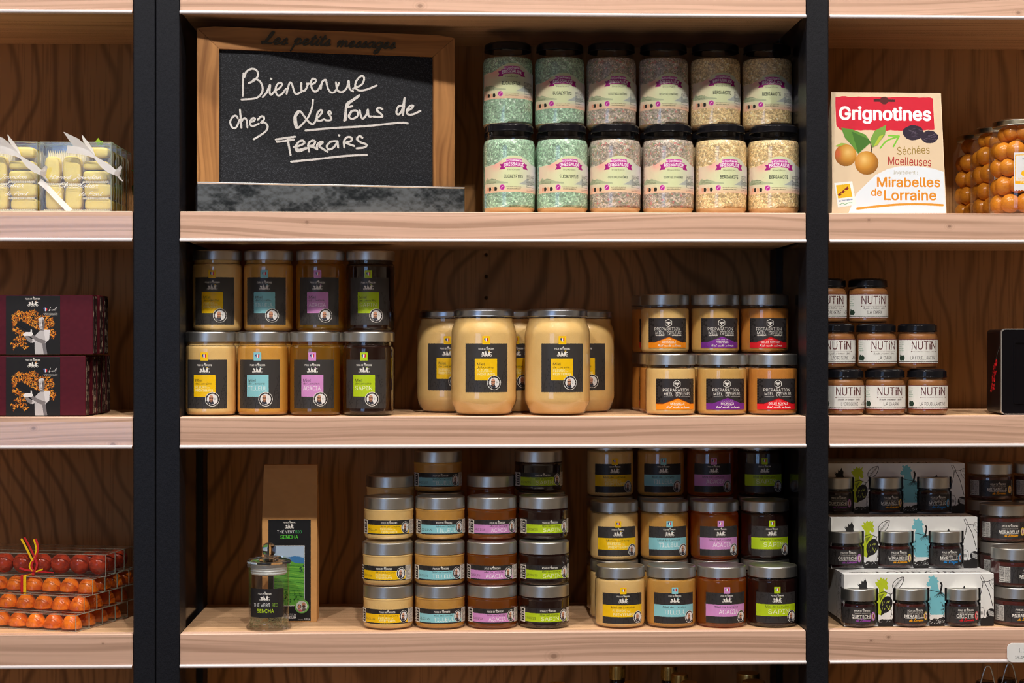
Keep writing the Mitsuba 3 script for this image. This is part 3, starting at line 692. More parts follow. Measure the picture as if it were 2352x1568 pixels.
def label_spread(fl):
    P = Print(); dk = (84, 44, 44)
    P.rect(-43, 43, 8.2, 44.5, (226, 226, 222), 0); P.rect(-43, 43, 43.6, 44.5, (96, 40, 42), 1)
    P.rect(-43, 43, 10.4, 11.3, (70, 66, 66), 1); P.rect(-43, 43, 8.2, 9.2, (110, 34, 34), 1)
    P.text('NUT', -6.5, 29.4, 12.2, dk, 2, width=25); P.rect(8.2, 9.8, 29.4, 38.4, dk, 2); P.disc(9, 40.6, 1.1, 1.1, dk, 2, 10); P.text('N', 16.2, 29.4, 12.2, dk, 2, width=9.4)
    P.rect(-19, 21.5, 26.2, 26.5, dk, 2); P.disc(-19, 26.3, .9, .9, dk, 2, 8); P.disc(21.5, 26.3, .9, .9, dk, 2, 8)
    P.text(SPREAD[fl], 2 if fl != 'feuillantine' else 0, 14.2, 5.2, (64, 58, 58), 2, width={'origine': 27, 'dark': 24, 'feuillantine': 42}[fl])
    if fl != 'feuillantine':
        for w, x in (('la', -15), ('pate', -10), ('a', -4.4), ('tartiner', 3), ('de', 13), ('chez', 16.6)):
            P.script(w.replace('z', 's'), x, 22.2, 1.3, .34, (90, 80, 80), 2, width=1.7 * max(2, len(w)) * .75)
    P.poly(sg.Polygon([(-40, 13), (-32, 13), (-30, 17), (-33, 21), (-36, 20), (-39, 22), (-41, 17)]), (32, 56, 42), 2)
    P.lines(-42, -32, 26, 42, 5, (150, 176, 156), 1, 3, .3)
    if fl == 'origine':
        for i, (x, y) in enumerate(((24, 16), (28, 18), (32, 19), (36, 21), (30, 15), (35, 17))): P.disc(x, y, 1.0, 1.0, (70, 64, 64), 2, 6)
        P.lines(26, 39, 15, 20, 3, (120, 112, 110), 2, 5, .4)
    return P
JAM = {'quetsche': ('QUETSCHE', (150, 74, 168), 'de Lorraine'), 'mirabelle': ('MIRABELLE', (240, 164, 30), 'de Lorraine'), 'myrtille': ('MYRTILLE', (30, 136, 214), 'des Vosges'), 'griotte': ('GRIOTTE', (220, 34, 44), 'de Lorraine')}
def label_gift(fl, big=False):
    P = Print(); name, col, sub = JAM[fl]
    k = 1.0 if not big else 1.06
    W, z0, z1 = (36, 5.5, 30) if not big else (50, 7, 33)
    P.rect(-W, W, z0, z1, (56, 53, 53), 0); twigs(P, -W, -12, z0, z1, 4 + len(fl), n=3, col=(32, 30, 30), w=.5); twigs(P, 12, W * .7, z0, z1, 5 + len(fl), n=2, col=(34, 32, 32), w=.5)
    y = z0 + 1
    house_name(P, 1, y + 17.2, 25 * k)
    P.text('CONFITURE EXTRA', 1, y + 13.6, 1.9, (206, 200, 194), 2, width=26 * k)
    P.text(name, 0, y + 7.6, 4.6, WHITE, 2, width={'quetsche': 31, 'mirabelle': 32, 'myrtille': 29, 'griotte': 28}[fl] * k, bold=True); P.rect(-15, 15, y + 6.3, y + 6.8, WHITE, 2)
    a, b = sub.split(' ')
    P.script(a, -7, y + 2.2, 1.9, .6, col, 3, width=5); P.script(b.replace('V', 'V').replace('g', 'g'), 5.5, y + 2.2, 2.2, .62, col, 3, width=17)
    x = 20.5 if not big else 25
    P.disc(x, y + 9.5, 5.0, 6.6, tuple(min(255, c + 60) for c in col), 2); P.ring(x, y + 9.5, 4.4, 5.0, col, 3); P.disc(x, y + 9.5, 3.2, 4.8, (236, 226, 222), 3)
    P.poly(sg.Polygon([(x - 1.6, y + 6), (x - 1.4, y + 12), (x + .4, y + 13), (x + 1.2, y + 9), (x + 1.0, y + 6)]), (150, 66, 56), 4)
    P.rect(x - 1.8, x + 1.6, y + 9.4, y + 10.3, (50, 40, 44), 5)
    if big:
        P.rect(-50, -31, z0 + 1, z1 - 1, (198, 196, 192), 2); P.lines(-49, -40, z0 + 2, z1 - 2, 13, (64, 62, 62), 3, 3, .6); P.lines(-39, -32, z0 + 2, z1 - 2, 13, (80, 78, 76), 3, 7, .5)
        P.rect(31, 34, z0 + 1, z1 - 1, (190, 186, 180), 2)
    return P
MAKERS = {'tall': (label_tall, 38.12), 'large': (label_tall, 49.62), 'medium': (label_medium, 37.62), 'small': (label_small, 37.62), 'prep': (label_prep, 37.62),
          'candy': (label_candy, 39.12), 'spread': (label_spread, 30.62), 'gift': (label_gift, 27.12), 'jam': (lambda f: label_gift(f, True), 36.62)}
def label_of(kind, fl, shift=0.0):
    key = (kind, fl)
    if key not in _labels:
        fn, R = MAKERS[kind]
        _labels[key] = fn(fl).ply(R)
    return _labels[key]
# ------------------------------------------------------------------ middle bay, middle shelf: tall honey jars
FLS = ['spring', 'linden', 'acacia', 'fir']
FILL_TALL = {'spring': 'honey_cream', 'linden': 'honey_linden', 'acacia': 'honey_acacia', 'fir': 'honey_fir'}
FILL_BIG = {**FILL_TALL, 'acacia': 'honey_amber', 'linden': 'honey_linden_dark'}
WORD = {'spring': 'creamy honey jar, yellow FLEURS DE PRINTEMPS label', 'linden': 'golden honey jar, light blue TILLEUL label', 'acacia': 'clear amber honey jar, pink ACACIA label', 'fir': 'near-black honey jar, lime green SAPIN label'}
Y1, Y2 = 0.062, 0.142
for c, fl in enumerate(FLS):
    lo, hi = (484.5, 604, 724, 846)[c], (499, 617, 736, 851)[c]
    jar('tall', 'tall_honey_jar', 'tall %s, lower front row' % WORD[fl], 'tall honey jars', (X(lo, Y1), Y1, FLOORZ[2] + .0002), label_of('tall', fl), FILL_TALL[fl], turn=(-5, -4, 0, -5)[c])
    jar('tall', 'tall_honey_jar', 'tall %s, hidden behind the lower front row' % WORD[fl], 'tall honey jars', (X(hi, Y2), Y2, FLOORZ[2] + .0002), label_of('tall', fl), FILL_TALL[fl])
    jar('tall', 'tall_honey_jar', 'tall %s, upper row' % WORD[fl], 'tall honey jars', (X(hi, Y2), Y2, stack_z(2, ['tall']) + .0002), label_of('tall', fl), FILL_BIG[fl] if fl == 'linden' else FILL_TALL[fl], turn=(-2, -2, 0, 0)[c])
# large jars
for px, Y, turn, tx in ((1111, .064, 5, 'front left'), (1280, .064, 7, 'front right'), (1030, .172, 0, 'back left, half hidden'), (1188, .172, -3, 'back middle, seen in the gap between the front two'), (1339, .172, 0, 'back right, half hidden')):
    jar('large', 'large_honey_jar', 'large creamy honey jar, %s' % tx, 'large creamy honey jars', (X(px, Y), Y, FLOORZ[2] + .0002), label_of('large', 'spring'), 'honey_cream', 'lid_steel', turn, up=24.5)
# flower honey preparations
PRS = ['mirabelle', 'propolis', 'royal']; PFILL = {'mirabelle': 'honey_cream', 'propolis': 'honey_propolis', 'royal': 'honey_royal'}
PW = {'mirabelle': 'orange banded MIRABELLE', 'propolis': 'purple banded PROPOLIS', 'royal': 'red banded GELÉE ROYALE'}
for c, fl in enumerate(PRS):
    lo, hi = (1540, 1657.8, 1774)[c], (1528.4, 1643.4, 1757)[c]
    jar('prep', 'flower_honey_jar', '%s flower honey jar with silver lid, lower front row' % PW[fl], 'flower honey jars', (X(lo, Y1), Y1, FLOORZ[2] + .0002), label_of('prep', fl), PFILL[fl], turn=(8, 3, 2.5)[c])
    f2 = 'royal' if c == 0 else fl
    jar('prep', 'flower_honey_jar', '%s flower honey jar behind the lower %s jar' % (PW[f2], ('orange', 'purple', 'red')[c]), 'flower honey jars', (X(hi - 4, Y2), Y2, FLOORZ[2] + .0002), label_of('prep', f2), PFILL[f2], turn=4)
    jar('prep', 'flower_honey_jar', '%s flower honey jar with silver lid, upper row' % PW[fl], 'flower honey jars', (X(hi - 1, Y2), Y2, stack_z(2, ['prep']) + .0002), label_of('prep', fl), PFILL[fl], turn=(1, 7, 3)[c])
for lv in (0, 1):
    jar('prep', 'flower_honey_jar', 'dim flower honey jar at the back left of the stack, %s level' % ('lower', 'upper')[lv], 'flower honey jars', (X(1505, .222), .222, stack_z(2, ['prep'] * lv) + .0002 * lv), label_of('prep', 'royal'), 'honey_royal', turn=2)

# ------------------------------------------------------------------ middle bay, lower shelf: small and medium honey jars
SCOL = {'spring': 891.6, 'linden': 1010.8, 'acacia': 1130.7, 'fir': 1250.2}
for c, fl in enumerate(FLS):
    px = SCOL[fl]
    for lv, (Y, turn) in enumerate(((.057, (-3, 2, 3, 3)[c]), (.053, (-9, 0, -3, 8)[c]), (.084, (0, 7, 9, 10)[c]))):
        jar('small', 'small_honey_jar', 'small %s, %s of its front stack' % (WORD[fl], ('bottom', 'second from bottom', 'top')[lv]), 'small honey jars', (X(px - (0, 1, 0)[lv], .057) , Y, stack_z(3, ['small'] * lv) + .0002 * lv), label_of('small', fl), FILL_BIG[fl], turn=turn)
    Yb, pxb = .166, px + (1034 - px) * .035
    kinds = ['small'] * 4 if fl in ('linden', 'fir') else ['medium', 'small', 'small']
    for lv, k in enumerate(kinds):
        jar(k, k + '_honey_jar', '%s %s, back stack, level %s' % (k, WORD[fl], ('one', 'two', 'three', 'four')[lv]) if lv < len(kinds) - 1 else 'dim %s %s, topmost of its column' % (k, WORD[fl]),
            'back stack of honey jars', (X(pxb - (6 if fl in ('linden', 'fir') and lv == 3 else 0), Yb), Yb, stack_z(3, kinds[:lv]) + .0002 * lv), label_of(k, fl), FILL_BIG[fl], turn=(0, 4, 3, 5)[c])
MCOL = [(1424, 1541, 1657, 1774), (1410.6, 1526, 1641, 1757), (1401.5, 1517.5, 1631.6, 1746.8)]
MY = (.057, .1375, .218)
for c, fl in enumerate(FLS):
    for row in range(3):
        for lv in range(row + 1):
            top = lv == row
            tx = 'medium %s, %s' % (WORD[fl], ('bottom front row', 'middle row', 'dim top row')[row]) if top else 'medium %s, %s' % (WORD[fl], ('', 'hidden below the middle row', 'hidden lowest at the back', 'hidden at mid height at the back')[row + lv])
            turn = ((2, 2, 4, 1), (4, 5, 6, 7), (6, 0, 0, 0))[row][c] if top else 0
            jar('medium', 'medium_honey_jar', tx, 'medium honey jars', (X(MCOL[row][c], MY[row]), MY[row], stack_z(3, ['medium'] * lv) + .0002 * lv), label_of('medium', fl), FILL_BIG[fl], turn=turn)

# ------------------------------------------------------------------ middle bay, upper shelf: candy jars
CW = {'eucalyptus': 'pale green eucalyptus candy', 'cocktail': 'mottled grey-pink mixed candy', 'bergamot': 'golden bergamot candy'}
CFL = ['eucalyptus', 'eucalyptus', 'cocktail', 'cocktail', 'bergamot', 'bergamot']
for c, fl in enumerate(CFL):
    lo, hi = (1169.6, 1291, 1412.5, 1534, 1655.5, 1776.5)[c], (1166, 1285.5, 1403.8, 1523.7, 1642.7, 1761.6)[c]
    side = ('left', 'right')[c % 2]
    jar('candy', 'candy_jar', 'jar of %s with black lid, lower row, %s of its pair' % (CW[fl], side), 'candy jars', (X(lo, Y1), Y1, FLOORZ[1] + .0002), label_of('candy', fl), 'candy_' + fl, 'lid_black', (7, 12, 1, 5, 10, 1)[c])
    jar('candy', 'candy_jar', 'jar of %s, hidden behind the lower row, %s of its pair' % (CW[fl], side), 'candy jars', (X(hi, .1445), .1445, FLOORZ[1] + .0002), label_of('candy', fl), 'candy_' + fl, 'lid_black', 0)
    jar('candy', 'candy_jar', 'jar of %s with black lid, upper row, %s of its pair' % (CW[fl], side), 'candy jars', (X(hi, .1445), .1445, stack_z(1, ['candy']) + .0002), label_of('candy', fl), 'candy_' + fl, 'lid_black', (6, 2, 10, 5, 7, 0)[c], up=(15, 0, 0, 0, 2, 0)[c])

# ------------------------------------------------------------------ right bay: nut spread jars
SW = {'origine': "L'ORIGINE", 'dark': 'LA DARK', 'feuillantine': 'LA FEUILLANTINE'}
for lv, (Y, row) in enumerate(((.046, (('origine', 1937.5, 2), ('dark', 2032, 2), ('feuillantine', 2129, 4))), (.055, (('origine', 1917, 0), ('dark', 2012, 10), ('feuillantine', 2107, 5))), (.082, (('origine', 1898, 4), ('dark', 1993, 5))))):
    for fl, px, turn in row:
        jar('spread', 'nut_spread_jar', 'white labelled %s nut spread jar with black lid, %s row' % (SW[fl], ('bottom', 'middle', 'top')[lv]), 'nut spread jars',
            (X(px, Y), Y, stack_z(2, ['spread'] * lv) + .0002 * lv), label_of('spread', fl), 'nut_spread', 'lid_black', turn)
# ------------------------------------------------------------------ more materials
def oak(a, b):
    g = FB(a * 7.0, b * 30.0, 3.0); f = FB(a * 5.0, b * 230.0 + 5.0 * g, 2.0)
    return MIX((0.44, 0.205, 0.068), (0.20, 0.078, 0.022), SS(0.2, 0.85, 0.6 * f + 0.4 * g))
bsdf('frame_wood_upright', **principled(mikit.proc(lambda p, n, uv: oak(p.z, p.x)), 0.45, specular=0.3))
bsdf('frame_wood_level', **principled(mikit.proc(lambda p, n, uv: oak(p.x, p.z)), 0.45, specular=0.3))
bsdf('slate', **principled(mikit.proc(lambda p, n, uv: MIX((0.010, 0.011, 0.0145), (0.046, 0.050, 0.060), SS(0.45, 0.95, N(p.x * 900.0, p.y * 900.0, p.z * 900.0)))), 0.6, specular=0.2))
bsdf('chalk', **principled(mikit.proc(lambda p, n, uv: MIX((0.78, 0.76, 0.74), (0.55, 0.54, 0.53), N(p.x * 700.0, p.y * 700.0, p.z * 700.0))), 0.8))
bsdf('zinc', **principled(mikit.proc(lambda p, n, uv: MIX((0.60, 0.74, 0.92), (0.10, 0.13, 0.17), SS(0.30, 0.70, 0.55 * FB(p.x * 30.0, p.y * 30.0, p.z * 40.0, 3) + 0.45 * FB(p.x * 170.0, p.y * 170.0, p.z * 190.0, 3)))),
                          mikit.proc(lambda p, n, uv: 0.12 + 0.22 * FB(p.x * 60.0 + 9.0, p.y * 60.0, p.z * 60.0)) if False else 0.24, metallic=1.0))
bsdf('kraft', **principled(mikit.proc(speck((0.62, 0.33, 0.12), (0.51, 0.25, 0.082), 120.0, 1500.0)), 0.6, specular=0.25))
bsdf('white_rubber', **principled(rgb(0.62, 0.66, 0.66), 0.3, specular=0.5))
bsdf('tea_leaf', **principled(mikit.proc(speck((0.34, 0.30, 0.13), (0.06, 0.062, 0.03), 300.0)), 0.5))
bsdf('macaron_shell', **principled(mikit.proc(speck((0.76, 0.66, 0.19), (0.68, 0.52, 0.12), 45.0, 700.0)), 0.45, specular=0.4))
bsdf('paper_white', **principled(rgb(0.78, 0.76, 0.68), 0.6))
bsdf('satin', type='principledthin', base_color=rgb(0.95, 0.95, 0.97), roughness=0.28, diff_trans=0.35, eta=1.4)
bsdf('leaf_lime', type='principledthin', base_color=rgb(0.30, 0.52, 0.04), roughness=0.4, diff_trans=0.6)
bsdf('leaf_dark', type='principledthin', base_color=rgb(0.045, 0.10, 0.018), roughness=0.35, diff_trans=0.4)
bsdf('maroon_card', **principled(mikit.proc(speck((0.088, 0.008, 0.014), (0.062, 0.005, 0.010), 200.0, 2500.0)), 0.38, specular=0.22))
bsdf('card_edge', **principled(mikit.proc(lambda p, n, uv: MIX((0.03, 0.012, 0.012), (0.52, 0.40, 0.30), SS(0.62, 0.75, N(p.x * 500, p.y * 500, p.z * 110)))), 0.5))
bsdf('acrylic', type='thindielectric', int_ior=1.45)
def jelly(c0, c1):
    return mikit.proc(lambda p, n, uv: MIX(c0, c1, SS(0.35, 0.7, FB(p.x * 110.0, p.y * 110.0, p.z * 110.0))))
bsdf('jelly_orange', **principled(jelly((0.86, 0.20, 0.012), (0.62, 0.10, 0.010)), 0.24, specular=0.6, sheen=0.2))
bsdf('jelly_red', **principled(jelly((0.42, 0.040, 0.012), (0.24, 0.022, 0.010)), 0.20, specular=0.6))
bsdf('ribbon_red', **principled(rgb(0.56, 0.020, 0.025), 0.35)); bsdf('ribbon_yellow', **principled(rgb(0.88, 0.58, 0.01), 0.35))
bsdf('plum_skin', **principled(mikit.proc(speck((0.72, 0.29, 0.022), (0.46, 0.13, 0.010), 75.0, 500.0)), 0.25, specular=0.5))
bsdf('tin_black', **principled(rgb(0.004, 0.0035, 0.005), 0.18, specular=0.3))
bsdf('tin_rim', **principled(rgb(0.85, 0.86, 0.88), 0.38, metallic=1.0))
bsdf('bottle_glass', **principled(rgb(0.020, 0.010, 0.005), 0.08, specular=0.6))
bsdf('gold_cap', **principled(rgb(0.62, 0.42, 0.14), 0.30, metallic=1.0))
bsdf('wire', **principled(rgb(0.55, 0.53, 0.50), 0.3, metallic=1.0))

def mat4(u, w, o):
    """placement with local x along u, local y along w, z up, at o"""
    return T4([[u[0], w[0], 0, o[0]], [u[1], w[1], 0, o[1]], [0, 0, 1, o[2]], [0, 0, 0, 1]])

def ribbon(path, width, up=(0, 0, 1), n=5, th=0.0):
    """a band along a smooth path; up: its width direction (one vector or one for each point)"""
    c = catmull(path, n); m = len(c)
    ups = np.asarray(up, float); ups = np.tile(ups, (len(path), 1)) if ups.ndim == 1 else ups
    ups = np.stack([np.interp(np.linspace(0, len(path) - 1, m), np.arange(len(path)), ups[:, k]) for k in range(3)], 1)
    ups /= np.linalg.norm(ups, axis=1, keepdims=True)
    w = np.interp(np.linspace(0, 1, m), np.linspace(0, 1, len(np.atleast_1d(width))), np.atleast_1d(width))[:, None] if np.ndim(width) else width
    v = np.vstack([c - ups * w / 2, c + ups * w / 2]); i = np.arange(m - 1)
    return trimesh.Trimesh(v, np.vstack([np.stack([i, i + 1, i + 1 + m], 1), np.stack([i, i + 1 + m, i + m], 1)]), process=False)

def tube(path, r, sides=8, smooth_n=5):
    c = catmull(path, smooth_n)
    t = np.gradient(c, axis=0); t /= np.linalg.norm(t, axis=1, keepdims=True)
    a = np.cross(t, [0.13, 0.9, 0.31]); a /= np.linalg.norm(a, axis=1, keepdims=True); b = np.cross(t, a)
    q = np.arange(sides) * 2 * math.pi / sides; m = len(c)
    v = (c[:, None] + r * (np.cos(q)[None, :, None] * a[:, None] + np.sin(q)[None, :, None] * b[:, None])).reshape(-1, 3)
    i, j = np.meshgrid(np.arange(m - 1), np.arange(sides), indexing='ij'); j2 = (j + 1) % sides
    f = np.vstack([np.stack([i * sides + j, i * sides + j2, (i + 1) * sides + j2], -1).reshape(-1, 3), np.stack([i * sides + j, (i + 1) * sides + j2, (i + 1) * sides + j], -1).reshape(-1, 3)])
    return trimesh.Trimesh(v, f, process=False)

# ------------------------------------------------------------------ middle bay, upper shelf: chalkboard standing in a zinc tray
Z2 = FLOORZ[1] + .0002
TA = np.array([X(453, .014), .014]); TB = np.array([X(1067, .090), .090])
TL = float(np.linalg.norm(TB - TA)); TU = (TB - TA) / TL; TW = np.array([-TU[1], TU[0]])
t = thing('zinc_tray', 'long mottled zinc tray at the foot of the chalkboard', 'tray')
tm = mat4(TU, TW, (TA[0], TA[1], Z2))
H = .0425
part(t, 'front_wall', mikit.ply(cbox(0, TL, 0, .0012, 0, H, .0004), 'zinc'), tm)
part(t, 'rolled_edge', mikit.ply(cbox(-.0005, TL + .0005, -.0012, .0022, H - .0001, H + .0026, .0009), 'tin_rim'), tm, label='bright rolled top edge')
part(t, 'base', mikit.ply(plain_box(0, TL, .0013, .058, 0, .0012), 'zinc'), tm)
part(t, 'back_wall', mikit.ply(plain_box(0, TL, .0581, .0593, 0, H), 'zinc'), tm)
for a in (0, TL - .0012): part(t, 'end_wall', mikit.ply(plain_box(a, a + .0012, .0013, .058, .0013, H), 'zinc'), tm)

BO = TA + TW * .020           # front of the board frame at its left end
def on_board(px, py, off=0.0):
    """(u, z) in millimetres on the board's plane of a measured photograph pixel"""
    d = FWD * FPX + RGT * (px - 1176) + np.array([0, 0, 1.0]) * (784 - py)
    o = BO + TW * off; s = ((o - EYE[:2]) @ TW) / (d[:2] @ TW)
    q = EYE + d * s
    return float((q[:2] - o) @ TU) * 1000, float(q[2] - Z2) * 1000
bm = mat4(TU, TW, (BO[0], BO[1], Z2))
tb = thing('chalkboard', 'chalkboard in a brown wooden frame with white handwriting, standing in the zinc tray', 'chalkboard')
zq = lambda x, y: on_board(400 + x / 2.8, y / 2.8)
oL, oR = zq(148, 500)[0], zq(1803, 500)[0]; iL, iR = zq(291, 500)[0], zq(1667, 500)[0]
topz = zq(900, 195)[1]; itop = zq(900, 337)[1]; zb_ = 1.5
cut = 26
bars = {'frame_left': [(oL, zb_), (iL, zb_), (iL, itop), (oL, itop + cut + 4)], 'frame_right': [(iR, zb_), (oR, zb_), (oR, itop + cut + 4), (iR, itop)],
        'frame_top': [(oL + .3, itop + cut + 4.4), (iL + .2, itop + .3), (iR - .2, itop + .3), (oR - .3, itop + cut + 4.4), (oR - cut, topz), (oL + cut, topz)],
        'frame_bottom': [(iL + .3, zb_), (iR - .3, zb_), (iR - .3, 36), (iL + .3, 36)]}
for k, pts in bars.items():
    g = sg.Polygon([(a * .001, b * .001) for a, b in pts])
    m = extrude_xz(g, 0, .016)
    part(tb, 'frame_board', mikit.ply(m, 'frame_wood_upright' if k in ('frame_left', 'frame_right') else 'frame_wood_level'), bm)
part(tb, 'slate', mikit.ply(plain_box(iL * .001 - .004, iR * .001 + .004, .007, .011, .03, itop * .001 + .004), 'slate'), bm, label='dark grey writing surface')
A = lambda pts: [on_board(500 + x / 7.839, 140 + y / 7.839, .007) for x, y in pts]
B = lambda pts: [on_board(620 + x / 6.357, 200 + y / 6.357, .007) for x, y in pts]
C = lambda pts: [on_board(400 + x / 2.8, y / 2.8, .007) for x, y in pts]
chalk = [(A, 3.0, s) for s in ([(465, 225), (455, 400), (450, 625)], [(480, 290), (520, 190), (620, 140), (700, 170), (725, 240), (700, 310), (640, 360), (560, 400)],
   [(640, 340), (690, 330), (760, 370), (805, 460), (800, 560), (740, 640), (640, 680), (430, 695)], [(810, 650), (880, 570), (940, 430), (935, 560), (960, 610), (1010, 560)], [(958, 320), (966, 324)],
   [(1020, 545), (1110, 490), (1160, 420), (1110, 395), (1060, 440), (1040, 540), (1080, 620), (1150, 600), (1230, 500)], [(1240, 590), (1260, 500), (1300, 390), (1340, 430), (1380, 560), (1420, 595), (1500, 560)],
   [(1505, 400), (1510, 530), (1570, 530), (1620, 430), (1600, 410), (1670, 410)], [(1690, 425), (1750, 390), (1770, 345), (1710, 320), (1680, 380), (1690, 480), (1740, 550), (1800, 530), (1850, 440)],
   [(1855, 500), (1880, 380), (1940, 340), (1960, 400), (1990, 510), (2050, 570), (2120, 540), (2180, 400)],
   [(360, 1030), (330, 990), (280, 1000), (225, 1090), (250, 1180), (300, 1215), (350, 1170), (390, 1060)], [(400, 880), (415, 1040), (425, 1200)], [(425, 1090), (480, 1030), (520, 1070), (535, 1195)],
   [(580, 1100), (650, 1080), (670, 1040), (630, 1030), (590, 1080), (590, 1150), (640, 1170), (740, 1130)], [(720, 1060), (780, 1000), (830, 1010), (830, 1060), (780, 1110), (850, 1110), (900, 1180), (870, 1260), (780, 1330), (650, 1410)],
   [(1715, 700), (1700, 830), (1640, 990), (1560, 1100), (1440, 1210), (1390, 1150), (1380, 1020), (1430, 920), (1490, 910), (1560, 1000), (1640, 1100), (1710, 1140), (1755, 1090), (1775, 1030)], [(1425, 1170), (1405, 1010), (1455, 930)],
   [(1780, 1030), (1850, 970), (1880, 900), (1840, 890), (1790, 960), (1790, 1060), (1840, 1080), (1910, 1050)], [(2040, 950), (2020, 905), (1985, 930), (2030, 1000), (2040, 1060), (1960, 1070), (1920, 1050)])]
chalk += [(C, 3.0, s) for s in ([(1040, 530), (1050, 580), (1080, 592), (1110, 565), (1122, 520), (1128, 570), (1150, 588)], [(1150, 570), (1205, 545), (1222, 505), (1205, 488), (1172, 520), (1165, 560), (1190, 582), (1240, 575), (1302, 550)])]
chalk += [(B, 3.2, s) for s in ([(520, 635), (900, 600), (1400, 570), (1900, 520), (2010, 530)], [(1085, 490), (1100, 380), (1120, 250), (1200, 190), (1305, 120)], [(1105, 480), (1130, 270), (1290, 140)], [(1110, 300), (1200, 280)],
   [(1190, 350), (1150, 425), (1200, 465), (1280, 420), (1270, 350), (1200, 350), (1155, 420)], [(1310, 340), (1330, 430), (1360, 460), (1410, 400), (1430, 330), (1440, 420), (1480, 430)], [(1640, 320), (1590, 300), (1560, 340), (1620, 390), (1640, 430), (1570, 435), (1510, 430)],
   [(1920, 270), (1870, 290), (1845, 370), (1880, 400), (1930, 330), (1965, 160)], [(1965, 160), (1955, 300), (1940, 410)], [(2000, 350), (2070, 310), (2090, 270), (2040, 280), (2000, 340), (2010, 395), (2080, 400), (2195, 350)],
   [(85, 765), (220, 745), (365, 725)], [(100, 800), (230, 785), (350, 765)], [(260, 770), (280, 880), (300, 990)], [(345, 875), (420, 860), (500, 820), (480, 780), (420, 800), (375, 870), (390, 930), (450, 930), (540, 890)], [(385, 900), (430, 915), (520, 890)],
   [(570, 940), (560, 830), (620, 780), (660, 800), (630, 850), (580, 860), (640, 880), (690, 910)], [(690, 905), (690, 840), (740, 800), (770, 810), (720, 860), (770, 900), (840, 945)], [(880, 800), (830, 860), (860, 910), (930, 880), (980, 800), (940, 790), (880, 800)],
   [(985, 790), (995, 880)], [(1005, 703), (1011, 707)], [(1085, 880), (1080, 790), (1130, 730), (1190, 740), (1180, 790), (1110, 810), (1170, 840), (1230, 860)], [(1350, 740), (1310, 715), (1270, 760), (1330, 810), (1410, 840), (1380, 880), (1265, 895)],
   [(310, 1090), (700, 1050), (1100, 1005), (1415, 990)])]
g = shapely.union_all([stroke(fn(s), w, n=5) for fn, w, s in chalk])
m = join(*[extrude_xz(affinity.scale(q, .001, .001, origin=(0, 0)), .0062, .0069) for q in polys_of(g)])
part(tb, 'chalk_writing', mikit.ply(m, 'chalk'), bm, label='white handwriting Bienvenue chez Les Fous de TERROIRS')
gs = []
for s, (x0, y0), (x1, y1) in (('Les', (130, 275), (530, 283)), ('petits', (625, 292), (1190, 300)), ('messages', (1290, 318), (2190, 348))):
    a0, b0 = on_board(580 + x0 / 6.72, 60 + y0 / 6.72); a1, b1 = on_board(580 + x1 / 6.72, 60 + y1 / 6.72)
    q, w_ = cursive(s, 8.8, 2.5, a1 - a0, .3)
    gs.append(affinity.translate(q, a0, (b0 + b1) / 2))
m = join(*[extrude_xz(affinity.scale(q, .001, .001, origin=(0, 0)), -.0025, -.0001) for q in polys_of(shapely.union_all(gs))])
part(tb, 'lettering', mikit.ply(m, 'black_gloss'), bm, label='black cursive letters Les petits messages')

# ------------------------------------------------------------------ middle bay, lower shelf: tea bag and tea jar
KX, KY, KZ, KM = X(665, .105), .105, FLOORZ[3] + .0002, .675
t = thing('tea_bag', 'tall brown paper tea bag with a black label, behind the glass tea jar', 'bag')
v = []
for z, hw, yf, yb in ((0, .0418, 0, .05), (.150, .0424, 0, .050), (.160, .0422, 0, .049), (.236, .0412, .0165, .034), (.2415, .0410, .0185, .031)):
    v += [(-hw, yf, z), (hw, yf, z), (hw, yb, z), (-hw, yb, z)]
f = []
for k in range(4):
    for j in range(4): f.append([k * 4 + j, k * 4 + (j + 1) % 4, k * 4 + 4 + (j + 1) % 4, k * 4 + 4 + j])
f += [[16, 17, 18, 19], [3, 2, 1, 0]]
part(t, 'paper', mikit.ply((np.array(v), np.array(f)), 'kraft'), at(KX, KY, KZ))
P = Print(); kx = lambda x: (x - 412) / 3.92 * KM; kz = lambda y: (1452 - y) / 3.92 * KM
P.rect(kx(222), kx(602), kz(1445), kz(535), (24, 24, 26), 0)
house_name(P, kx(410), kz(566), 19); cyclists(P, kx(410), kz(596), 14)
P.text('THÉ VERT', kx(300), kz(657), 4.6, (240, 240, 240), 1, width=kx(457) - kx(300), anchor='l'); P.text('BIO', kx(466), kz(657), 4.6, (70, 190, 110), 1, width=kx(521) - kx(466), anchor='l')
P.text('SENCHA', kx(410), kz(706), 5.6, (90, 205, 60), 1, width=kx(490) - kx(330), bold=True)
P.rect(kx(270), kx(548), kz(1310), kz(766), (232, 236, 238), 1)
px0, px1 = kx(275), kx(543)
sky = lambda x, y: np.array([176, 200, 226.]) + (np.array([110, 168, 220.]) - np.array([176, 200, 226.])) * np.clip((kz(860) - y[:, None]) / 12, 0, 1) * np.clip((y[:, None] - kz(905)) / 3, 0, 1)
P.rect(px0, px1, kz(1305), kz(772), sky, 2)
P.poly(sg.Polygon([(px0, kz(900)), (kx(330), kz(878)), (kx(400), kz(872)), (kx(455), kz(862)), (kx(500), kz(866)), (px1, kz(880)), (px1, kz(960)), (px0, kz(960))]), (64, 128, 190), 3)
P.poly(sg.Polygon([(px0, kz(880)), (kx(400), kz(895)), (kx(470), kz(925)), (px1, kz(930)), (px1, kz(1305)), (px0, kz(1305))]), (96, 170, 62), 4)
r = random.Random(12)
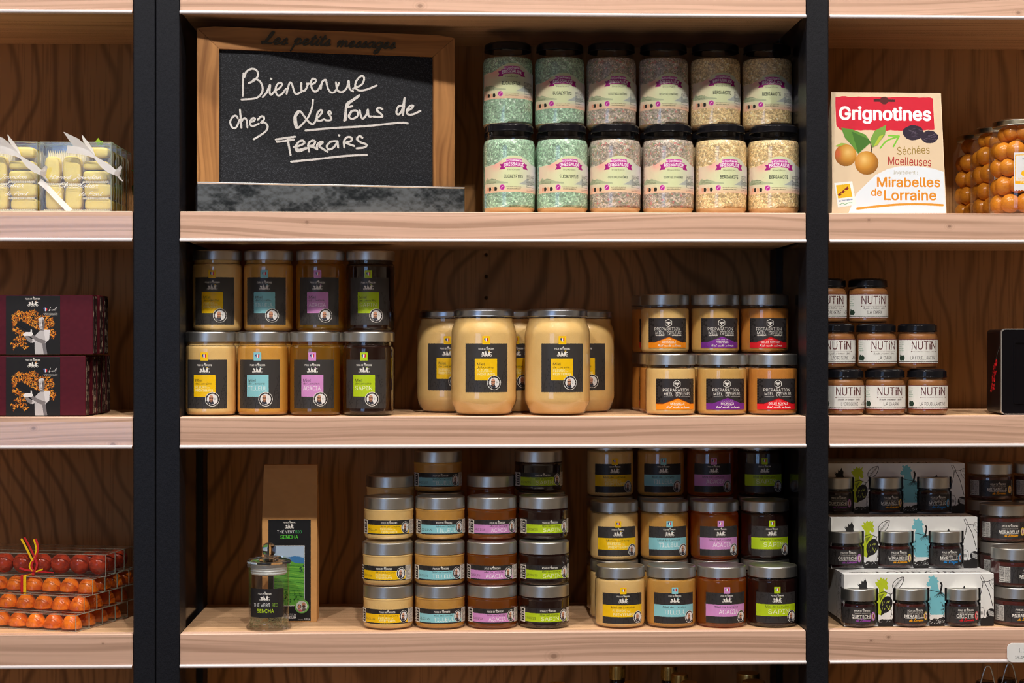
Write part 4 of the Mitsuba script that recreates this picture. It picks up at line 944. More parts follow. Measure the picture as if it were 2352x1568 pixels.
for i in range(16):
    y = 905 + i * 20; pts = [(px0 + (px1 - px0) * q, kz(y + 26 * q + 8 * math.sin(3 * q + i) + (20 if i < 6 else 0))) for q in np.linspace(0, 1, 7)]
    P.poly(stroke(pts, .9, n=3).intersection(sg.box(px0, kz(1305), px1, kz(900))), [(50, 120, 40), (130, 195, 70), (66, 140, 46)][i % 3], 5)
for i in range(46):
    x = r.uniform(px0 + 2, px1 - 2); y = kz(r.uniform(1180, 1296)); P.disc(x, y, r.uniform(.8, 1.9), r.uniform(.8, 1.6), [(30, 90, 24), (84, 160, 44), (22, 64, 20), (60, 130, 40)][i % 4], 6 + i % 3, 8)
for i in range(9): P.disc(kx(r.uniform(500, 540)), kz(r.uniform(950, 1005)), 1.2, 1.4, (40, 84, 60), 6, 8)
mx, mz = kx(522), kz(1312)
P.disc(mx, mz, 11, 11, (112, 176, 84), 9); P.disc(mx, mz, 8.6, 8.6, (214, 222, 214), 10)
P.disc(mx - 3.6, mz - .6, 2.9, 3.7, (70, 34, 34), 11, 14); P.disc(mx - 3.4, mz - .8, 2.0, 2.8, (206, 140, 116), 12, 14); P.disc(mx + 3.0, mz + 2.4, 2.7, 3.8, (196, 138, 112), 11, 14)
P.disc(mx + 3.2, mz - .4, 2.5, 2.2, (78, 62, 58), 12, 12); P.poly(sg.Polygon([(mx - 7, mz - 4.5), (mx, mz - 5), (mx + 1, mz - 8.2), (mx - 4, mz - 8)]), (206, 92, 110), 11); P.poly(sg.Polygon([(mx + .2, mz - 8.2), (mx + 1, mz - 3.4), (mx + 6.6, mz - 3.6), (mx + 5, mz - 7)]), (112, 96, 96), 11)
P.text('SÉLECTION', kx(470), kz(1396), 3.0, (236, 236, 236), 1, width=21, anchor='r'); P.text('PREMIUM', kx(470), kz(1424), 3.6, (236, 236, 236), 1, width=21, bold=True, anchor='r')
P.text('Poids net :', kx(535), kz(1432), 1.1, (210, 210, 210), 1, anchor='r', width=8); P.text('100 g', kx(590), kz(1434), 2.6, (236, 236, 236), 1, anchor='r', width=8)
mesh_, col_ = P.build()
mv = np.array(mesh_.vertices); mv[:, 1] -= .0002
part(t, 'label', mikit.ply(trimesh.Trimesh(mv, mesh_.faces, process=False), 'card_print', True, color=col_), at(KX, KY, KZ), label='black label with a tea field picture')

JX, JY = X(617.7, .041), .041
t = thing('tea_jar', 'glass tea jar with ball knob lid, in front of the paper tea bag', 'jar')
tw = at(JX, JY, KZ)
part(t, 'glass', mikit.ply(lathe(mm([(0, 1.2), (33, .8), (34.4, 2), (34.2, 4.5), (32, 7.5), (30.6, 9.5), (30.2, 12), (30.2, 88), (30.6, 92), (32.2, 95), (32.6, 97.5), (31.6, 98.5), (29.6, 98.4)])), 'glass_sheet', 50), tw)
lidk = part(t, 'lid', mikit.ply(lathe(mm([(0, 99.0), (31, 99.0), (33.2, 100), (33.6, 102), (33.0, 104), (29, 106), (20, 107.2), (17, 109), (12, 109.6), (8, 108.6), (6.5, 109.2), (6.2, 109.8), (0, 110)])), 'glass_thick', 40), tw, label='clear glass lid')
sph = trimesh.creation.icosphere(4, .0109)
part(lidk, 'knob', mikit.ply(sph, 'glass_thick', True), at(JX, JY, KZ + .1192), label='round glass knob')
part(t, 'gasket', mikit.ply(lathe(mm([(0, 83), (25.5, 83), (26.5, 84), (27.4, 85.5), (26.4, 87), (27.6, 89), (26.6, 91), (27.8, 93), (27, 95.5), (27, 98.4), (0, 98.6)])), 'white_rubber', 35), tw, label='translucent white sealing ring')
P = Print(); jm = .1678
P.rect(-29, 29, 21, 64, (40, 38, 40), 0); twigs(P, 10, 29, 22, 63, 5, n=2); twigs(P, -29, -14, 22, 40, 8, n=1)
house_name(P, -2, 55.6, 20.5); cyclists(P, -2, 49.6, 15)
P.text('THÉ VERT', -20.5, 37.2, 5.2, (240, 240, 240), 3, width=27, anchor='l'); P.text('BIO', 9, 37.2, 5.0, (130, 170, 60), 3, width=9.4, anchor='l'); P.text('SENCHA', -1, 28.4, 5.6, (178, 208, 40), 3, width=26, bold=True)
part(t, 'label', P.ply(30.32), at(JX, JY, KZ, -3))
r = np.random.RandomState(3); vs, fs, n0 = [], [], 0
for i in range(1500):
    rad = 28.6 * math.sqrt(r.rand()) if i < 700 else r.uniform(25.5, 28.8); a = r.rand() * 6.283; top = 18 + 4 * math.sin(2 * a + 1) * rad / 28; z = 2.5 + (top - 2.5) * r.rand() ** .7
    L, W = r.uniform(1.6, 4.2), r.uniform(.35, .8); d = r.randn(3) * [1, 1, .45]; d /= np.linalg.norm(d); e = np.cross(d, r.randn(3)); e /= np.linalg.norm(e); h_ = np.cross(d, e)
    c = np.array([rad * math.sin(a), -rad * math.cos(a), z]); bend = h_ * r.uniform(-.6, .6)
    q = np.array([c - d * L / 2, c + e * W / 2 + bend, c + d * L / 2, c - e * W / 2 + bend, c + h_ * W * .6 + bend])
    rr = np.hypot(q[:, 0], q[:, 1]); q[:, :2] *= np.minimum(1, 29.2 / np.maximum(rr, 1e-6))[:, None]
    vs.append(q * .001); fs.append(np.array([[0, 1, 4], [1, 2, 4], [2, 3, 4], [3, 0, 4], [0, 3, 1], [1, 3, 2]]) + n0); n0 += 5
part(t, 'tea_leaves', mikit.ply(trimesh.Trimesh(np.vstack(vs), np.vstack(fs), process=False), 'tea_leaf'), tw, label='loose dry green tea leaves', kind='stuff')

# ------------------------------------------------------------------ below the lower shelf: bottles with gold caps
Z5 = FLOORZ[4] + .0002
bprof = mm([(0, 0), (25, 0), (27.5, 2), (28, 5), (28, 150), (26, 165), (18, 185), (13, 200), (12, 215), (12, 222)])
bcap = mm([(12.1, 214), (13, 214.2), (13.2, 216), (13.2, 234), (12.6, 236), (11.4, 237), (0, 237.2)])
wcap = mm([(12.2, 212), (17.6, 212.2), (18.0, 214), (18.0, 233), (17.4, 236), (15.5, 237), (0, 237.2)])
bp, cp, wp = mikit.ply(lathe(bprof, 32), 'bottle_glass', 40), mikit.ply(lathe(bcap, 48), 'gold_cap', 30), mikit.ply(lathe(wcap, 48), 'gold_cap', 30)
knurl = []
for a in np.arange(36) * 2 * math.pi / 36:
    b_ = trimesh.creation.box(extents=[.0009, .0008, .013]); b_.apply_translation([0, -.0134, .224]); b_.apply_transform(trimesh.transformations.rotation_matrix(a, [0, 0, 1])); knurl.append(b_)
kp = mikit.ply(join(*knurl), 'gold_cap')
for px, Y, wide, tx in ((1280, .055, 0, 'alone at the left'), (1418, .205, 0, 'tall one behind at the left'), (1452, .060, 0, 'front of the left pair'), (1537, .195, 0, 'rearmost of the three'), (1561, .125, 0, 'middle one of the three'), (1583, .058, 0, 'front one of the three'), (1718, .130, 1, 'wide cap, rear'), (1731, .062, 1, 'wide cap, front')):
    t = thing('bottle', 'dark bottle with gold cap below the bottom visible shelf, %s' % tx, 'bottle', 'gold capped bottles')
    tw = at(X(px, Y), Y, Z5)
    part(t, 'glass', bp, tw); c_ = part(t, 'cap', wp if wide else cp, tw, label='gold screw cap')
    if not wide: part(c_, 'knurling', kp, tw)
for i, px in enumerate((2262, 2312, 2362)):
    Y = .075 + .02 * (i % 2)
    t = thing('swing_top_jar', 'dark swing-top jar with steel wire bail under the right bay shelf, %s' % ('leftmost', 'second', 'third from the left')[i], 'jar', 'swing-top jars')
    tw = at(X(px, Y), Y, Z5)
    part(t, 'glass', mikit.ply(lathe(mm([(0, 0), (14, 0), (15.6, 2), (16, 5), (16, 190), (14, 205), (13, 212), (13, 218)]), 32), 'bottle_glass', 40), tw)
    part(t, 'stopper', mikit.ply(lathe(mm([(13, 218.4), (14, 219), (14, 228), (12, 232), (0, 233)]), 32), 'bottle_glass', 40), tw)
    part(t, 'wire_bail', mikit.ply(tube([(-.0165, -.006, .180), (-.0150, -.012, .210), (-.006, -.0155, .250), (.000, -.016, .258), (.006, -.0155, .250), (.0150, -.012, .210), (.0165, -.006, .180)], .0012), 'wire', 40), tw, label='bent steel wire')
# ------------------------------------------------------------------ left bay, upper shelf: clear boxes of macarons
def superball(ax, ay, az, e=.55, sub=3):
    m = trimesh.creation.icosphere(sub); v = np.array(m.vertices)
    v = np.sign(v) * np.abs(v) ** e; v /= np.maximum((np.abs(v) ** 4).sum(1) ** .25, 1e-9)[:, None]
    return trimesh.Trimesh(v * [ax, ay, az], m.faces, process=False)
def macaron_mesh(w, h, d):
    a = superball(w / 2, d * .30, h / 2, .62); b = a.copy(); c = superball(w * .46, d * .12, h * .46, .6)
    a.apply_translation([0, -d * .21, 0]); b.apply_translation([0, d * .21, 0])
    return join(a, b, c)
MBW, MBH, MBD = 161 * S * 1.008, 158 * S * 1.008, .0395
acr = mikit.ply(plain_box(0, MBW, 0, MBD, 0, MBH), 'acrylic')
edge = []
for x in (0, MBW):
    for y in (0, MBD): edge.append(plain_box(x - .0006, x + .0006, y - .0006, y + .0006, 0.0006, MBH))
for z in (.0006, MBH):
    for y in (0, MBD): edge.append(plain_box(-.0006, MBW + .0006, y - .0006, y + .0006, z - .0006, z + .0006))
    for x in (0, MBW): edge.append(plain_box(x - .0006, x + .0006, 0, MBD, z - .0006, z + .0006))
bsdf('acrylic_edge', type='principledthin', base_color=rgb(0.72, 0.80, 0.72), roughness=0.2, diff_trans=1.0, spec_trans=0.5, eta=1.4)
edges = mikit.ply(join(*edge), 'acrylic_edge')
mz = 1 / 7.587 * .65 * 1.014
MAC = [(750, 1010, 420, 895), (760, 1060, 915, 1368), (1060, 1370, 410, 895), (1100, 1390, 915, 1368), (1450, 1850, 262, 450), (1400, 1850, 500, 660), (1400, 1850, 668, 860), (1420, 1890, 882, 1140), (1430, 1910, 1150, 1372)]
macs = []
for x0, x1, z0, z1 in MAC:
    w, h = (x1 - x0) * mz * .001, (z1 - z0) * mz * .001
    macs.append((mikit.ply(macaron_mesh(w * .97, h * .97, .026), 'macaron_shell', 50), ((x0 + x1) / 2 - 697) * mz * .001, (1380 - (z0 + z1) / 2) * mz * .001))
P = Print()
P.script('Hervé', 50 - 22, 48.5, 3.4, .55, (250, 250, 246), 0, width=34); P.script('Jourdan', 50 + 20, 48.5, 3.4, .55, (250, 250, 246), 0, width=41)
P.script('Chocolatier', 56, 36, 3.8, .6, (250, 250, 246), 0, width=58); P.script('de Pont', 74, 23.5, 3.2, .5, (244, 246, 240), 0, width=34); P.script('Le', 27, 23.5, 3.4, .5, (244, 246, 240), 0, width=9)
mtext = P.ply(None, 'card_print')
zig = []
def crimp(x0, x1, y, z, h, n):
    v, f = [], []
    for i in range(n + 1):
        x = x0 + (x1 - x0) * i / n; dy = .0008 * (-1) ** i
        v += [(x, y + dy, z), (x, y + dy, z + h * (1.0 if i % 2 else (.93 if h > .02 else .8)))]
    f = [[2 * i, 2 * i + 2, 2 * i + 3, 2 * i + 1] for i in range(n)]
    return trimesh.Trimesh(np.array(v), np.vstack([np.array(f)[:, [0, 1, 2]], np.array(f)[:, [0, 2, 3]]]), process=False)
cups = [crimp(.003, MBW - .003, MBD - .004, .003, MBH - .011, 60), crimp(.004, .046, .032, .055, .037, 26), crimp(.048, .096, .031, .05, .045, 30)]
for x0_, x1_, zz in ((.004, .064, .0004), (.064, MBW - .003, .0004), (.004, .060, .0395), (.062, MBW - .004, .0185), (.062, MBW - .004, .0430)): cups.append(crimp(x0_, x1_, .0042, zz, .0034, int((x1_ - x0_) * 620)))
cupp = mikit.ply(join(*cups), two({'type': 'principled', 'base_color': rgb(0.64, 0.60, 0.44), 'roughness': 0.6}))
def lm(zx, zy, y=-.003): return ((zx - 697) * mz * .001, y, (1380 - zy) * mz * .001)
def macaron_box(xl, Y, label, visible, idx):
    t = thing('macaron_box', label, 'box', 'clear macaron boxes'); tw = at(xl, Y, FLOORZ[1] + .0010)
    part(t, 'case', acr, tw); part(t, 'edge_seam', edges, tw); part(t, 'paper_cup', cupp, tw, label='crimped cream paper cups')
    if visible:
        part(t, 'lettering', mtext, at(xl, Y - .0008, FLOORZ[1] + .0010), label='white script Hervé Jourdan Chocolatier')
    D = (0.35, -.5, .9)
    rb = part(t, 'ribbon', mikit.ply(ribbon([lm(690, 860, -.0012), lm(800, 950, -.0014), lm(1000, 1160, -.0014), lm(1215, 1380, -.0012)], .0085, (.64, 0, .77)), 'satin', True), tw, label='white satin ribbon')
    if visible:
        part(rb, 'bow', mikit.ply(join(
            ribbon([lm(1640, 450, -.004), lm(1560, 405, -.006), lm(1400, 350, -.009), lm(1180, 320, -.010)], [.004, .007, .0105, .0115], (.15, -.2, 1)),
            ribbon([lm(1640, 450, -.004), lm(1500, 330, -.007), lm(1330, 200, -.012), lm(1135, 35, -.014)], [.004, .010, .014, .001], (.7, -.3, .7)),
            ribbon([lm(1640, 450, -.004), lm(1560, 300, -.004), lm(1490, 190, -.004), lm(1420, 65, -.004)], [.004, .010, .010, .001], (.9, -.2, -.3)),
            ribbon([lm(1640, 450, -.004), lm(1760, 560, -.006), lm(1890, 650, -.009), lm(2000, 720, -.010)], [.004, .010, .012, .008], (.35, -.2, .9)),
            ribbon([lm(2000, 720, -.010), lm(2070, 660, -.011), lm(2110, 690, -.012), lm(2070, 750, -.013), lm(1990, 730, -.012)], [.008, .012, .012, .010, .006], (.3, -.6, .8)),
            ribbon([lm(1990, 730, -.010), lm(2050, 800, -.010), lm(2110, 830, -.010)], [.006, .009, .010], (-.5, -.2, .8))), 'satin', True), tw)
    leaf = lambda p, q, w: trimesh.Trimesh(np.array([p, (p + q) / 2 + w, q, (p + q) / 2 - w, (p + q) / 2 + [0, -.002, 0]]), np.array([[0, 4, 1], [1, 4, 2], [2, 4, 3], [3, 4, 0]]), process=False)
    a_ = lambda *k: np.array(lm(*k))
    if idx == 0: part(t, 'leaf', mikit.ply(join(leaf(a_(1660, 230, .012), a_(1660, 95, .012), np.array([.004, .001, 0])), leaf(a_(1700, 230, .014), a_(1730, 140, .014), np.array([.003, .001, 0]))), 'leaf_lime'), tw, label='small green ribbon leaf')
    if idx == 3: part(t, 'leaf', mikit.ply(join(leaf(a_(1990, 520, .008), a_(2215, 760, .006), np.array([.007, -.004, -.012])), leaf(a_(1990, 800, .008), a_(2150, 930, .006), np.array([.006, -.003, .009]))), 'leaf_dark'), tw, label='dark green ribbon leaf')
    use = range(9) if visible else (4, 5, 6, 7, 8)
    for k in use:
        d, x, z = macs[k]
        if idx == 10 and k in (0, 1): continue
        col = ['left column, upper', 'left column, lower', 'middle column, upper', 'middle column, lower', 'right column, topmost', 'right column, second', 'right column, third', 'right column, fourth', 'right column, lowest'][k]
        m_ = thing('macaron', 'pale yellow oblong macaron, %s, in the %s' % (col, ('front right clear box', 'second clear box', 'third clear box', 'rear clear box', '', '', '', '', '', '', 'front left clear box', 'second left clear box')[idx]), 'macaron', 'macarons in clear boxes')
        scene[m_] = {**d, 'to_world': at(xl + x, Y + .0190, FLOORZ[1] + .0014 + z)}
MX = X(92, .022)
names = ['clear front box of yellow macarons with white bow, nearer the upright', 'clear macaron box second in the row behind the front right one', 'clear macaron box third in the right row', 'clear macaron box rearmost in the right row, with a dark leaf']
for i in range(4): macaron_box(MX, .022 + i * .0412, names[i], i == 0, i)
macaron_box(X(85, .022) - MBW, .022, 'clear front box of yellow macarons cut by the left photo edge', True, 10)
macaron_box(X(85, .022) - MBW, .022 + .0412, 'clear macaron box behind the one cut by the left photo edge', False, 11)

# ------------------------------------------------------------------ left bay, middle shelf: maroon cartons with a printed sleeve
def sleeve_print():
    P = Print(); W, Hh = 78, 88
    k = .65 * 1.012 / 5.408; fx = lambda x: (x - 78) * k; fz = lambda y: (778 - y) * k
    P.rect(0, fx(735), 0, fz(62), (30, 28, 29), 0)
    house_name(P, fx(405), fz(107), fx(500) - fx(315)); cyclists(P, fx(405), fz(158), fx(470) - fx(343), leaf=(230, 140, 40))
    P.poly(sg.Polygon([(fx(a), fz(b)) for a, b in ((528, 215), (545, 200), (553, 204), (553, 248), (542, 246), (540, 225))]), (60, 74, 140), 1)
    P.poly(sg.Polygon([(fx(a), fz(b)) for a, b in ((553, 204), (566, 208), (566, 248), (553, 248))]), (236, 236, 236), 1); P.poly(sg.Polygon([(fx(a), fz(b)) for a, b in ((566, 208), (580, 216), (578, 240), (566, 248))]), (206, 40, 60), 1)
    P.poly(stroke([(fx(a), fz(b)) for a, b in ((622, 195), (600, 245), (622, 232), (640, 240), (650, 228), (660, 242), (672, 226), (690, 198), (682, 245))], .55), (236, 232, 230), 1)
    P.text('MAÎTRE CHOCOLATIER', fx(620), fz(281), 1.2, (224, 220, 216), 1, width=fx(706) - fx(535)); P.text('À PLOMBIÈRES', fx(624), fz(297), 1.2, (224, 220, 216), 1, width=fx(706) - fx(545))
    r = random.Random(21); leaves = []
    crown = sg.Polygon([(150, 290), (235, 238), (290, 262), (400, 232), (470, 262), (500, 300), (640, 310), (664, 400), (650, 460), (690, 530), (640, 610), (600, 470), (480, 480), (330, 400), (250, 360), (200, 410), (240, 470), (320, 510), (340, 560), (310, 610), (355, 680), (310, 745), (270, 690), (200, 690), (150, 735), (165, 690), (135, 640), (200, 640), (165, 570), (230, 560), (160, 490), (150, 360)])
    n = 0
    while n < 760:
        x, y = r.uniform(135, 695), r.uniform(232, 745)
        if not crown.contains(sg.Point(x, y)): continue
        a, L = r.uniform(0, 6.28), r.uniform(13, 24); c, s = math.cos(a), math.sin(a)
        q = [(x + c * L, y + s * L), (x - s * 5, y + c * 5), (x - c * L * .6, y - s * L * .6), (x + s * 5, y - c * 5)]
        P.poly(sg.Polygon([(fx(u), fz(v)) for u, v in q]), [(214, 122, 24), (236, 150, 36), (176, 88, 20), (150, 74, 26), (244, 172, 70)][n % 5], 1 + n % 4); n += 1
    G = lambda pts, c, l, b=.25: P.poly(sg.Polygon([(fx(a), fz(b_)) for a, b_ in pts]).buffer(-.5).buffer(1.2 + b, quad_segs=3).buffer(-.7), c, l)
    G([(205, 400), (265, 362), (465, 495), (430, 530)], (26, 25, 27), 6); G([(205, 400), (265, 362), (270, 368), (212, 404)], (90, 84, 80), 7)
    G([(432, 775), (428, 600), (440, 540), (480, 500), (545, 478), (608, 480), (604, 590), (556, 640), (580, 775)], (196, 192, 194), 6); G([(520, 640), (556, 640), (580, 775), (540, 775)], (120, 116, 120), 7)
    G([(380, 600), (430, 570), (430, 625), (395, 636)], (208, 204, 206), 7); G([(540, 478), (610, 478), (600, 600), (560, 615)], (224, 220, 222), 7)
    G([(395, 530), (470, 580), (560, 610), (545, 650), (470, 625), (390, 570)], (128, 122, 124), 8); G([(300, 540), (330, 545), (400, 600), (385, 640), (340, 610)], (136, 130, 130), 8)
    G([(285, 530), (318, 505), (380, 505), (380, 470), (392, 475), (395, 510), (408, 530), (385, 555), (340, 548), (300, 552)], (236, 232, 232), 9)
    P.disc(fx(512), fz(400), 4.4, 9.6, (196, 190, 190), 9, 20); G([(525, 330), (550, 370), (548, 440), (528, 475), (520, 400)], (112, 104, 106), 10, .1); G([(475, 335), (520, 318), (545, 335), (540, 360), (500, 352), (476, 372)], (214, 210, 212), 10, .1)
    G([(490, 462), (540, 462), (545, 490), (490, 490)], (150, 144, 146), 8); H = lambda pts, c: P.poly(sg.Polygon([(fx(a), fz(b_)) for a, b_ in pts]), c, 12)
    H([(507, 398), (515, 396), (514, 428), (505, 430)], (232, 228, 228)); H([(500, 440), (530, 437), (528, 444), (503, 447)], (64, 58, 60)); H([(488, 392), (504, 388), (504, 394), (489, 398)], (58, 52, 54)); H([(517, 388), (534, 388), (534, 395), (517, 394)], (44, 40, 42))
    H([(487, 382), (505, 378), (505, 382), (487, 386)], (96, 90, 90)); H([(516, 378), (536, 380), (536, 384), (516, 382)], (60, 54, 56)); H([(490, 462), (500, 478), (522, 480), (530, 462), (512, 470)], (120, 112, 114))
    return P.ply(None, 'card_print'), fx(735) * .001, fz(62) * .001
SLV, SW_, SH_ = sleeve_print()
CBH = 135.5 * S * 1.012
carton = mikit.ply(cbox(0, .181, 0, .0285, 0, CBH, .0007), 'maroon_card')
worn = mikit.ply(plain_box(.1811, .1815, .002, .0265, .002, CBH - .002), 'card_edge')
slv_back = mikit.ply(cbox(0, SW_, -.0006, .0292, 0.0, SH_ + .0006, .0003), two({'type': 'principled', 'base_color': srgb(30, 28, 29), 'roughness': 0.5}))
for lv, (pxr, n, off) in enumerate(((196.5, 5, 0), (213.5, 3, .0))):
    for i in range(n):
        Y = .021 + i * .0306 + (.002 if i else 0)
        xr = X(pxr, .021) + (.0022 if i else 0) + .0012 * i; z = FLOORZ[2] + .0012 + lv * (CBH + .0019)
        nm = ('lower', 'upper')[lv]
        t = thing('chocolate_carton', ('maroon carton with a printed black sleeve, front of the %s row' if i == 0 else 'maroon carton with worn edges, %s behind the front one, %%s row' % ('', 'next', 'second', 'third', 'rearmost')[i]) % nm, 'box', 'maroon cartons')
        tw = at(xr - .181, Y, z)
        part(t, 'carton', carton, tw); part(t, 'end_flap', worn, tw, label='dark worn end with pale scuffs')
        sx = X(14, .021)
        part(t, 'sleeve', slv_back, at(sx, Y, z + (0 if SH_ + .0006 > CBH else .0)), label='black paper sleeve')
        if i == 0: part(t + '__sleeve', 'print', SLV, at(sx, Y - .0008, z + .0003), label='picture of a man in a white t-shirt before orange leaves')

# ------------------------------------------------------------------ left bay, lower shelf: clear boxes of orange jellies
def sugared(m, k, f):
    v = np.array(m.vertices); d = v / np.maximum(np.linalg.norm(v, axis=1, keepdims=True), 1e-9)
    return trimesh.Trimesh(v + d * k * (meshkit.fbm(v * f, 3, 4)[:, None] - .5), m.faces, process=False)
half = trimesh.creation.icosphere(4, .0152); hv = np.array(half.vertices); hv[:, 2] = np.where(hv[:, 2] < 0, hv[:, 2] * .16, hv[:, 2] * 1.32); half = trimesh.Trimesh(hv, half.faces, process=False)
half = sugared(half, .0011, 420.0); half.apply_translation([0, 0, -half.vertices[:, 2].min()])
dome, ball = mikit.ply(half, 'jelly_orange', True), mikit.ply(sugared(trimesh.creation.icosphere(4, .0153), .0009, 420.0), 'jelly_red', True)
BW, BD = .228, .0365
def jelly_box(corner, ang, z, h, label, where, mat, front, tw0):
    t = thing('jelly_box', label, 'box', 'clear jelly boxes')
    u = np.array([-math.cos(ang), math.sin(ang)]); w = np.array([math.sin(ang), math.cos(ang)])
    m = mat4(-u, w, (corner[0] + u[0] * BW, corner[1] + u[1] * BW, z))
    part(t, 'case', mikit.ply(plain_box(0, BW, 0, BD, 0, h), 'acrylic'), m)
    es = []
    for x in (0, BW):
        for y in (0, BD): es.append(plain_box(x - .0005, x + .0005, y - .0005, y + .0005, 0, h))
    for zz in (.0004, h - .0004):
        for y in (0, BD): es.append(plain_box(-.0005, BW + .0005, y - .0005, y + .0005, zz - .0004, zz + .0004))
        for x in (0, BW): es.append(plain_box(x - .0005, x + .0005, 0, BD, zz - .0004, zz + .0004))
    part(t, 'edge_seam', mikit.ply(join(*es), 'acrylic_edge'), m)
    n = 7
    for k in range(n if front else 2):
        lx = BW - .0182 - k * .0306
        p = corner + u * (BW - lx) + w * (BD / 2)
        c = thing('jelly', '%s jelly, place %d from the right in the %s' % ('dark red round' if mat == 'ball' else 'orange dome-shaped', k + 1, where), 'jelly', 'jellies in clear boxes')
        scene[c] = {**(ball if mat == 'ball' else dome), 'to_world': at(p[0], p[1], z + (.0162 if mat == 'ball' else .0006))}
    return t, m
Z4 = FLOORZ[3] + .0008
LV = [(174, .016, 24.8, 20), (193, .029, 24.4, 19), (213, .042, 24.4, 18), (243, .060, 33.6, 11)]
zz = Z4
for lv, (px, Y, hmm_, ang) in enumerate(LV):
    h = hmm_ * .001; corner = np.array([X(px, Y), Y]); a = math.radians(ang)
    w = np.array([math.sin(a), math.cos(a)])
    nm = ('bottom', 'second', 'third', 'top')[lv]
    for row in range(4 if lv < 3 else 3):
        c = corner + w * row * (BD + .0012)
        if c[1] + w[1] * BD + .004 > DEPTH: break
        t, m = jelly_box(c, a, zz, h, 'clear box of %s jellies, %s layer, %s' % ('dark red' if lv == 3 else 'orange', nm, ('at the front', 'second row', 'third row', 'rear row')[row]), '%s layer, %s' % (nm, ('front box', 'second box', 'third box', 'rear box')[row]), 'ball' if lv == 3 else 'dome', row == 0, None)
        if row == 0 and lv in (1, 2, 3):
            # ribbon band in two colours, with a bow on the two upper boxes
            lx = BW - (.118 if lv == 3 else .122 if lv == 2 else .168)
            strip = lambda dx, wd, mt: part(t, 'ribbon_stripe', mikit.ply(join(plain_box(lx + dx, lx + dx + wd, -.0014, -.0008, .0, h + .0004), plain_box(lx + dx, lx + dx + wd, -.0014, BD + .0014, h + .0007, h + .0011)), mt), m, label='red and yellow ribbon')
            if lv < 3:
                strip(0, .0042, 'ribbon_red'); strip(.0045, .0050, 'ribbon_yellow')
            if lv == 3:
                bx = lx + .003
                pts = lambda *q: [(bx + a_ * .001, -.003 - abs(a_) * .00005, h * .18 + b_ * .001) for a_, b_ in q]
                part(t, 'bow', mikit.ply(join(ribbon(pts((0, 0), (-3, 7), (0, 17), (4, 22), (8, 36), (4, 50)), .0036, (.9, 0, .3)), ribbon(pts((2, 0), (6, 10), (3, 20), (-6, 38), (-14, 52)), .0034, (.9, 0, .35)), ribbon(pts((0, 1), (-10, 2), (-22, 5)), .003, (.1, 0, 1)), ribbon(pts((2, 0), (14, 0), (34, -1)), .002, (.1, 0, 1))), 'ribbon_red', True), m)
                part(t, 'bow', mikit.ply(join(ribbon(pts((-2, 0), (-6, 8), (-2, 18), (2, 24), (5, 34), (1, 49)), .003, (.9, -.1, .3)), ribbon(pts((-1, 16), (-9, 32), (-19, 50)), .0034, (.9, 0, .35)), ribbon(pts((4, 0), (16, 4)), .0022, (.1, 0, 1))), 'ribbon_yellow', True), m)
                part(t, 'ribbon_stripe', mikit.ply(plain_box(lx, lx + .0042, -.0018, -.0009, -.0, .006), 'ribbon_red'), m)
    zz += h + .0009

# ------------------------------------------------------------------ right bay, upper shelf: fruit snack bag and syrup jars
GY = .014; GX = X(2042.5, GY); gk = .65 * 1.005
t = thing('fruit_snack_bag', 'cream paper bag of dried plums with a red title panel and white curve', 'bag')
hx = lambda z: (gk * (134 - 7.5 * z / 184.0)) * .001
v = []
for z, yf, yb in ((0, 0, .055), (60, .0044, .054), (120, .0088, .046), (178, .01305, .026), (184.5, .013527, .022)):
    w_ = hx(z); v += [(-w_, yf, z * .001), (w_, yf, z * .001), (w_ + (0 if z else .0), yb, z * .001), (-w_ - .001, yb, z * .001)]
f = []
for k in range(4):
    for j in range(4): f.append([k * 4 + j, k * 4 + (j + 1) % 4, k * 4 + 4 + (j + 1) % 4, k * 4 + 4 + j])
f += [[16, 17, 18, 19], [3, 2, 1, 0]]
bsdf('cream_paper', **principled(srgb(226, 200, 168), 0.5, specular=0.3))
part(t, 'paper', mikit.ply((np.array(v), np.array(f)), 'cream_paper'), at(GX, GY, FLOORZ[1] + .0002))
P = Print(); fx = lambda x: (1840 + x / 2.801 - 2042.5) * gk; fz = lambda y: (487.8 - y / 2.801) * gk
F = lambda pts: [(fx(a), fz(b)) for a, b in pts]
G = lambda pts, c, l, b=0.0: P.poly(sg.Polygon(F(pts)).buffer(b, quad_segs=2) if b else sg.Polygon(F(pts)), c, l)
G([(200, 572), (916, 574), (938, 1362), (196, 1362)], (224, 200, 168), 0)
rr = random.Random(2)
top = [(x, 600 + rr.uniform(-3, 3) + (x - 228) * .006) for x in range(228, 862, 22)]; bot = [(x, 820 + rr.uniform(-4, 4)) for x in range(872, 234, -22)]
G(top + [(866, 610 + 0), (874, 812)] + bot + [(230, 790), (226, 640)], (206, 26, 52), 1)
G([(478, 617), (618, 619), (618, 634), (478, 633)], (70, 22, 24), 2); P.disc(fx(547), fz(625), 6.4, 6.0, (88, 26, 28), 3)
for dx_, dy_ in ((-.55, 0), (.55, 0), (0, .5), (0, -.5)): P.text('Grignotines', fx(250) + dx_, fz(750) + dy_, 19.0, (250, 248, 246), 3, width=fx(852) - fx(250), bold=True, anchor='l', rot=-.006)
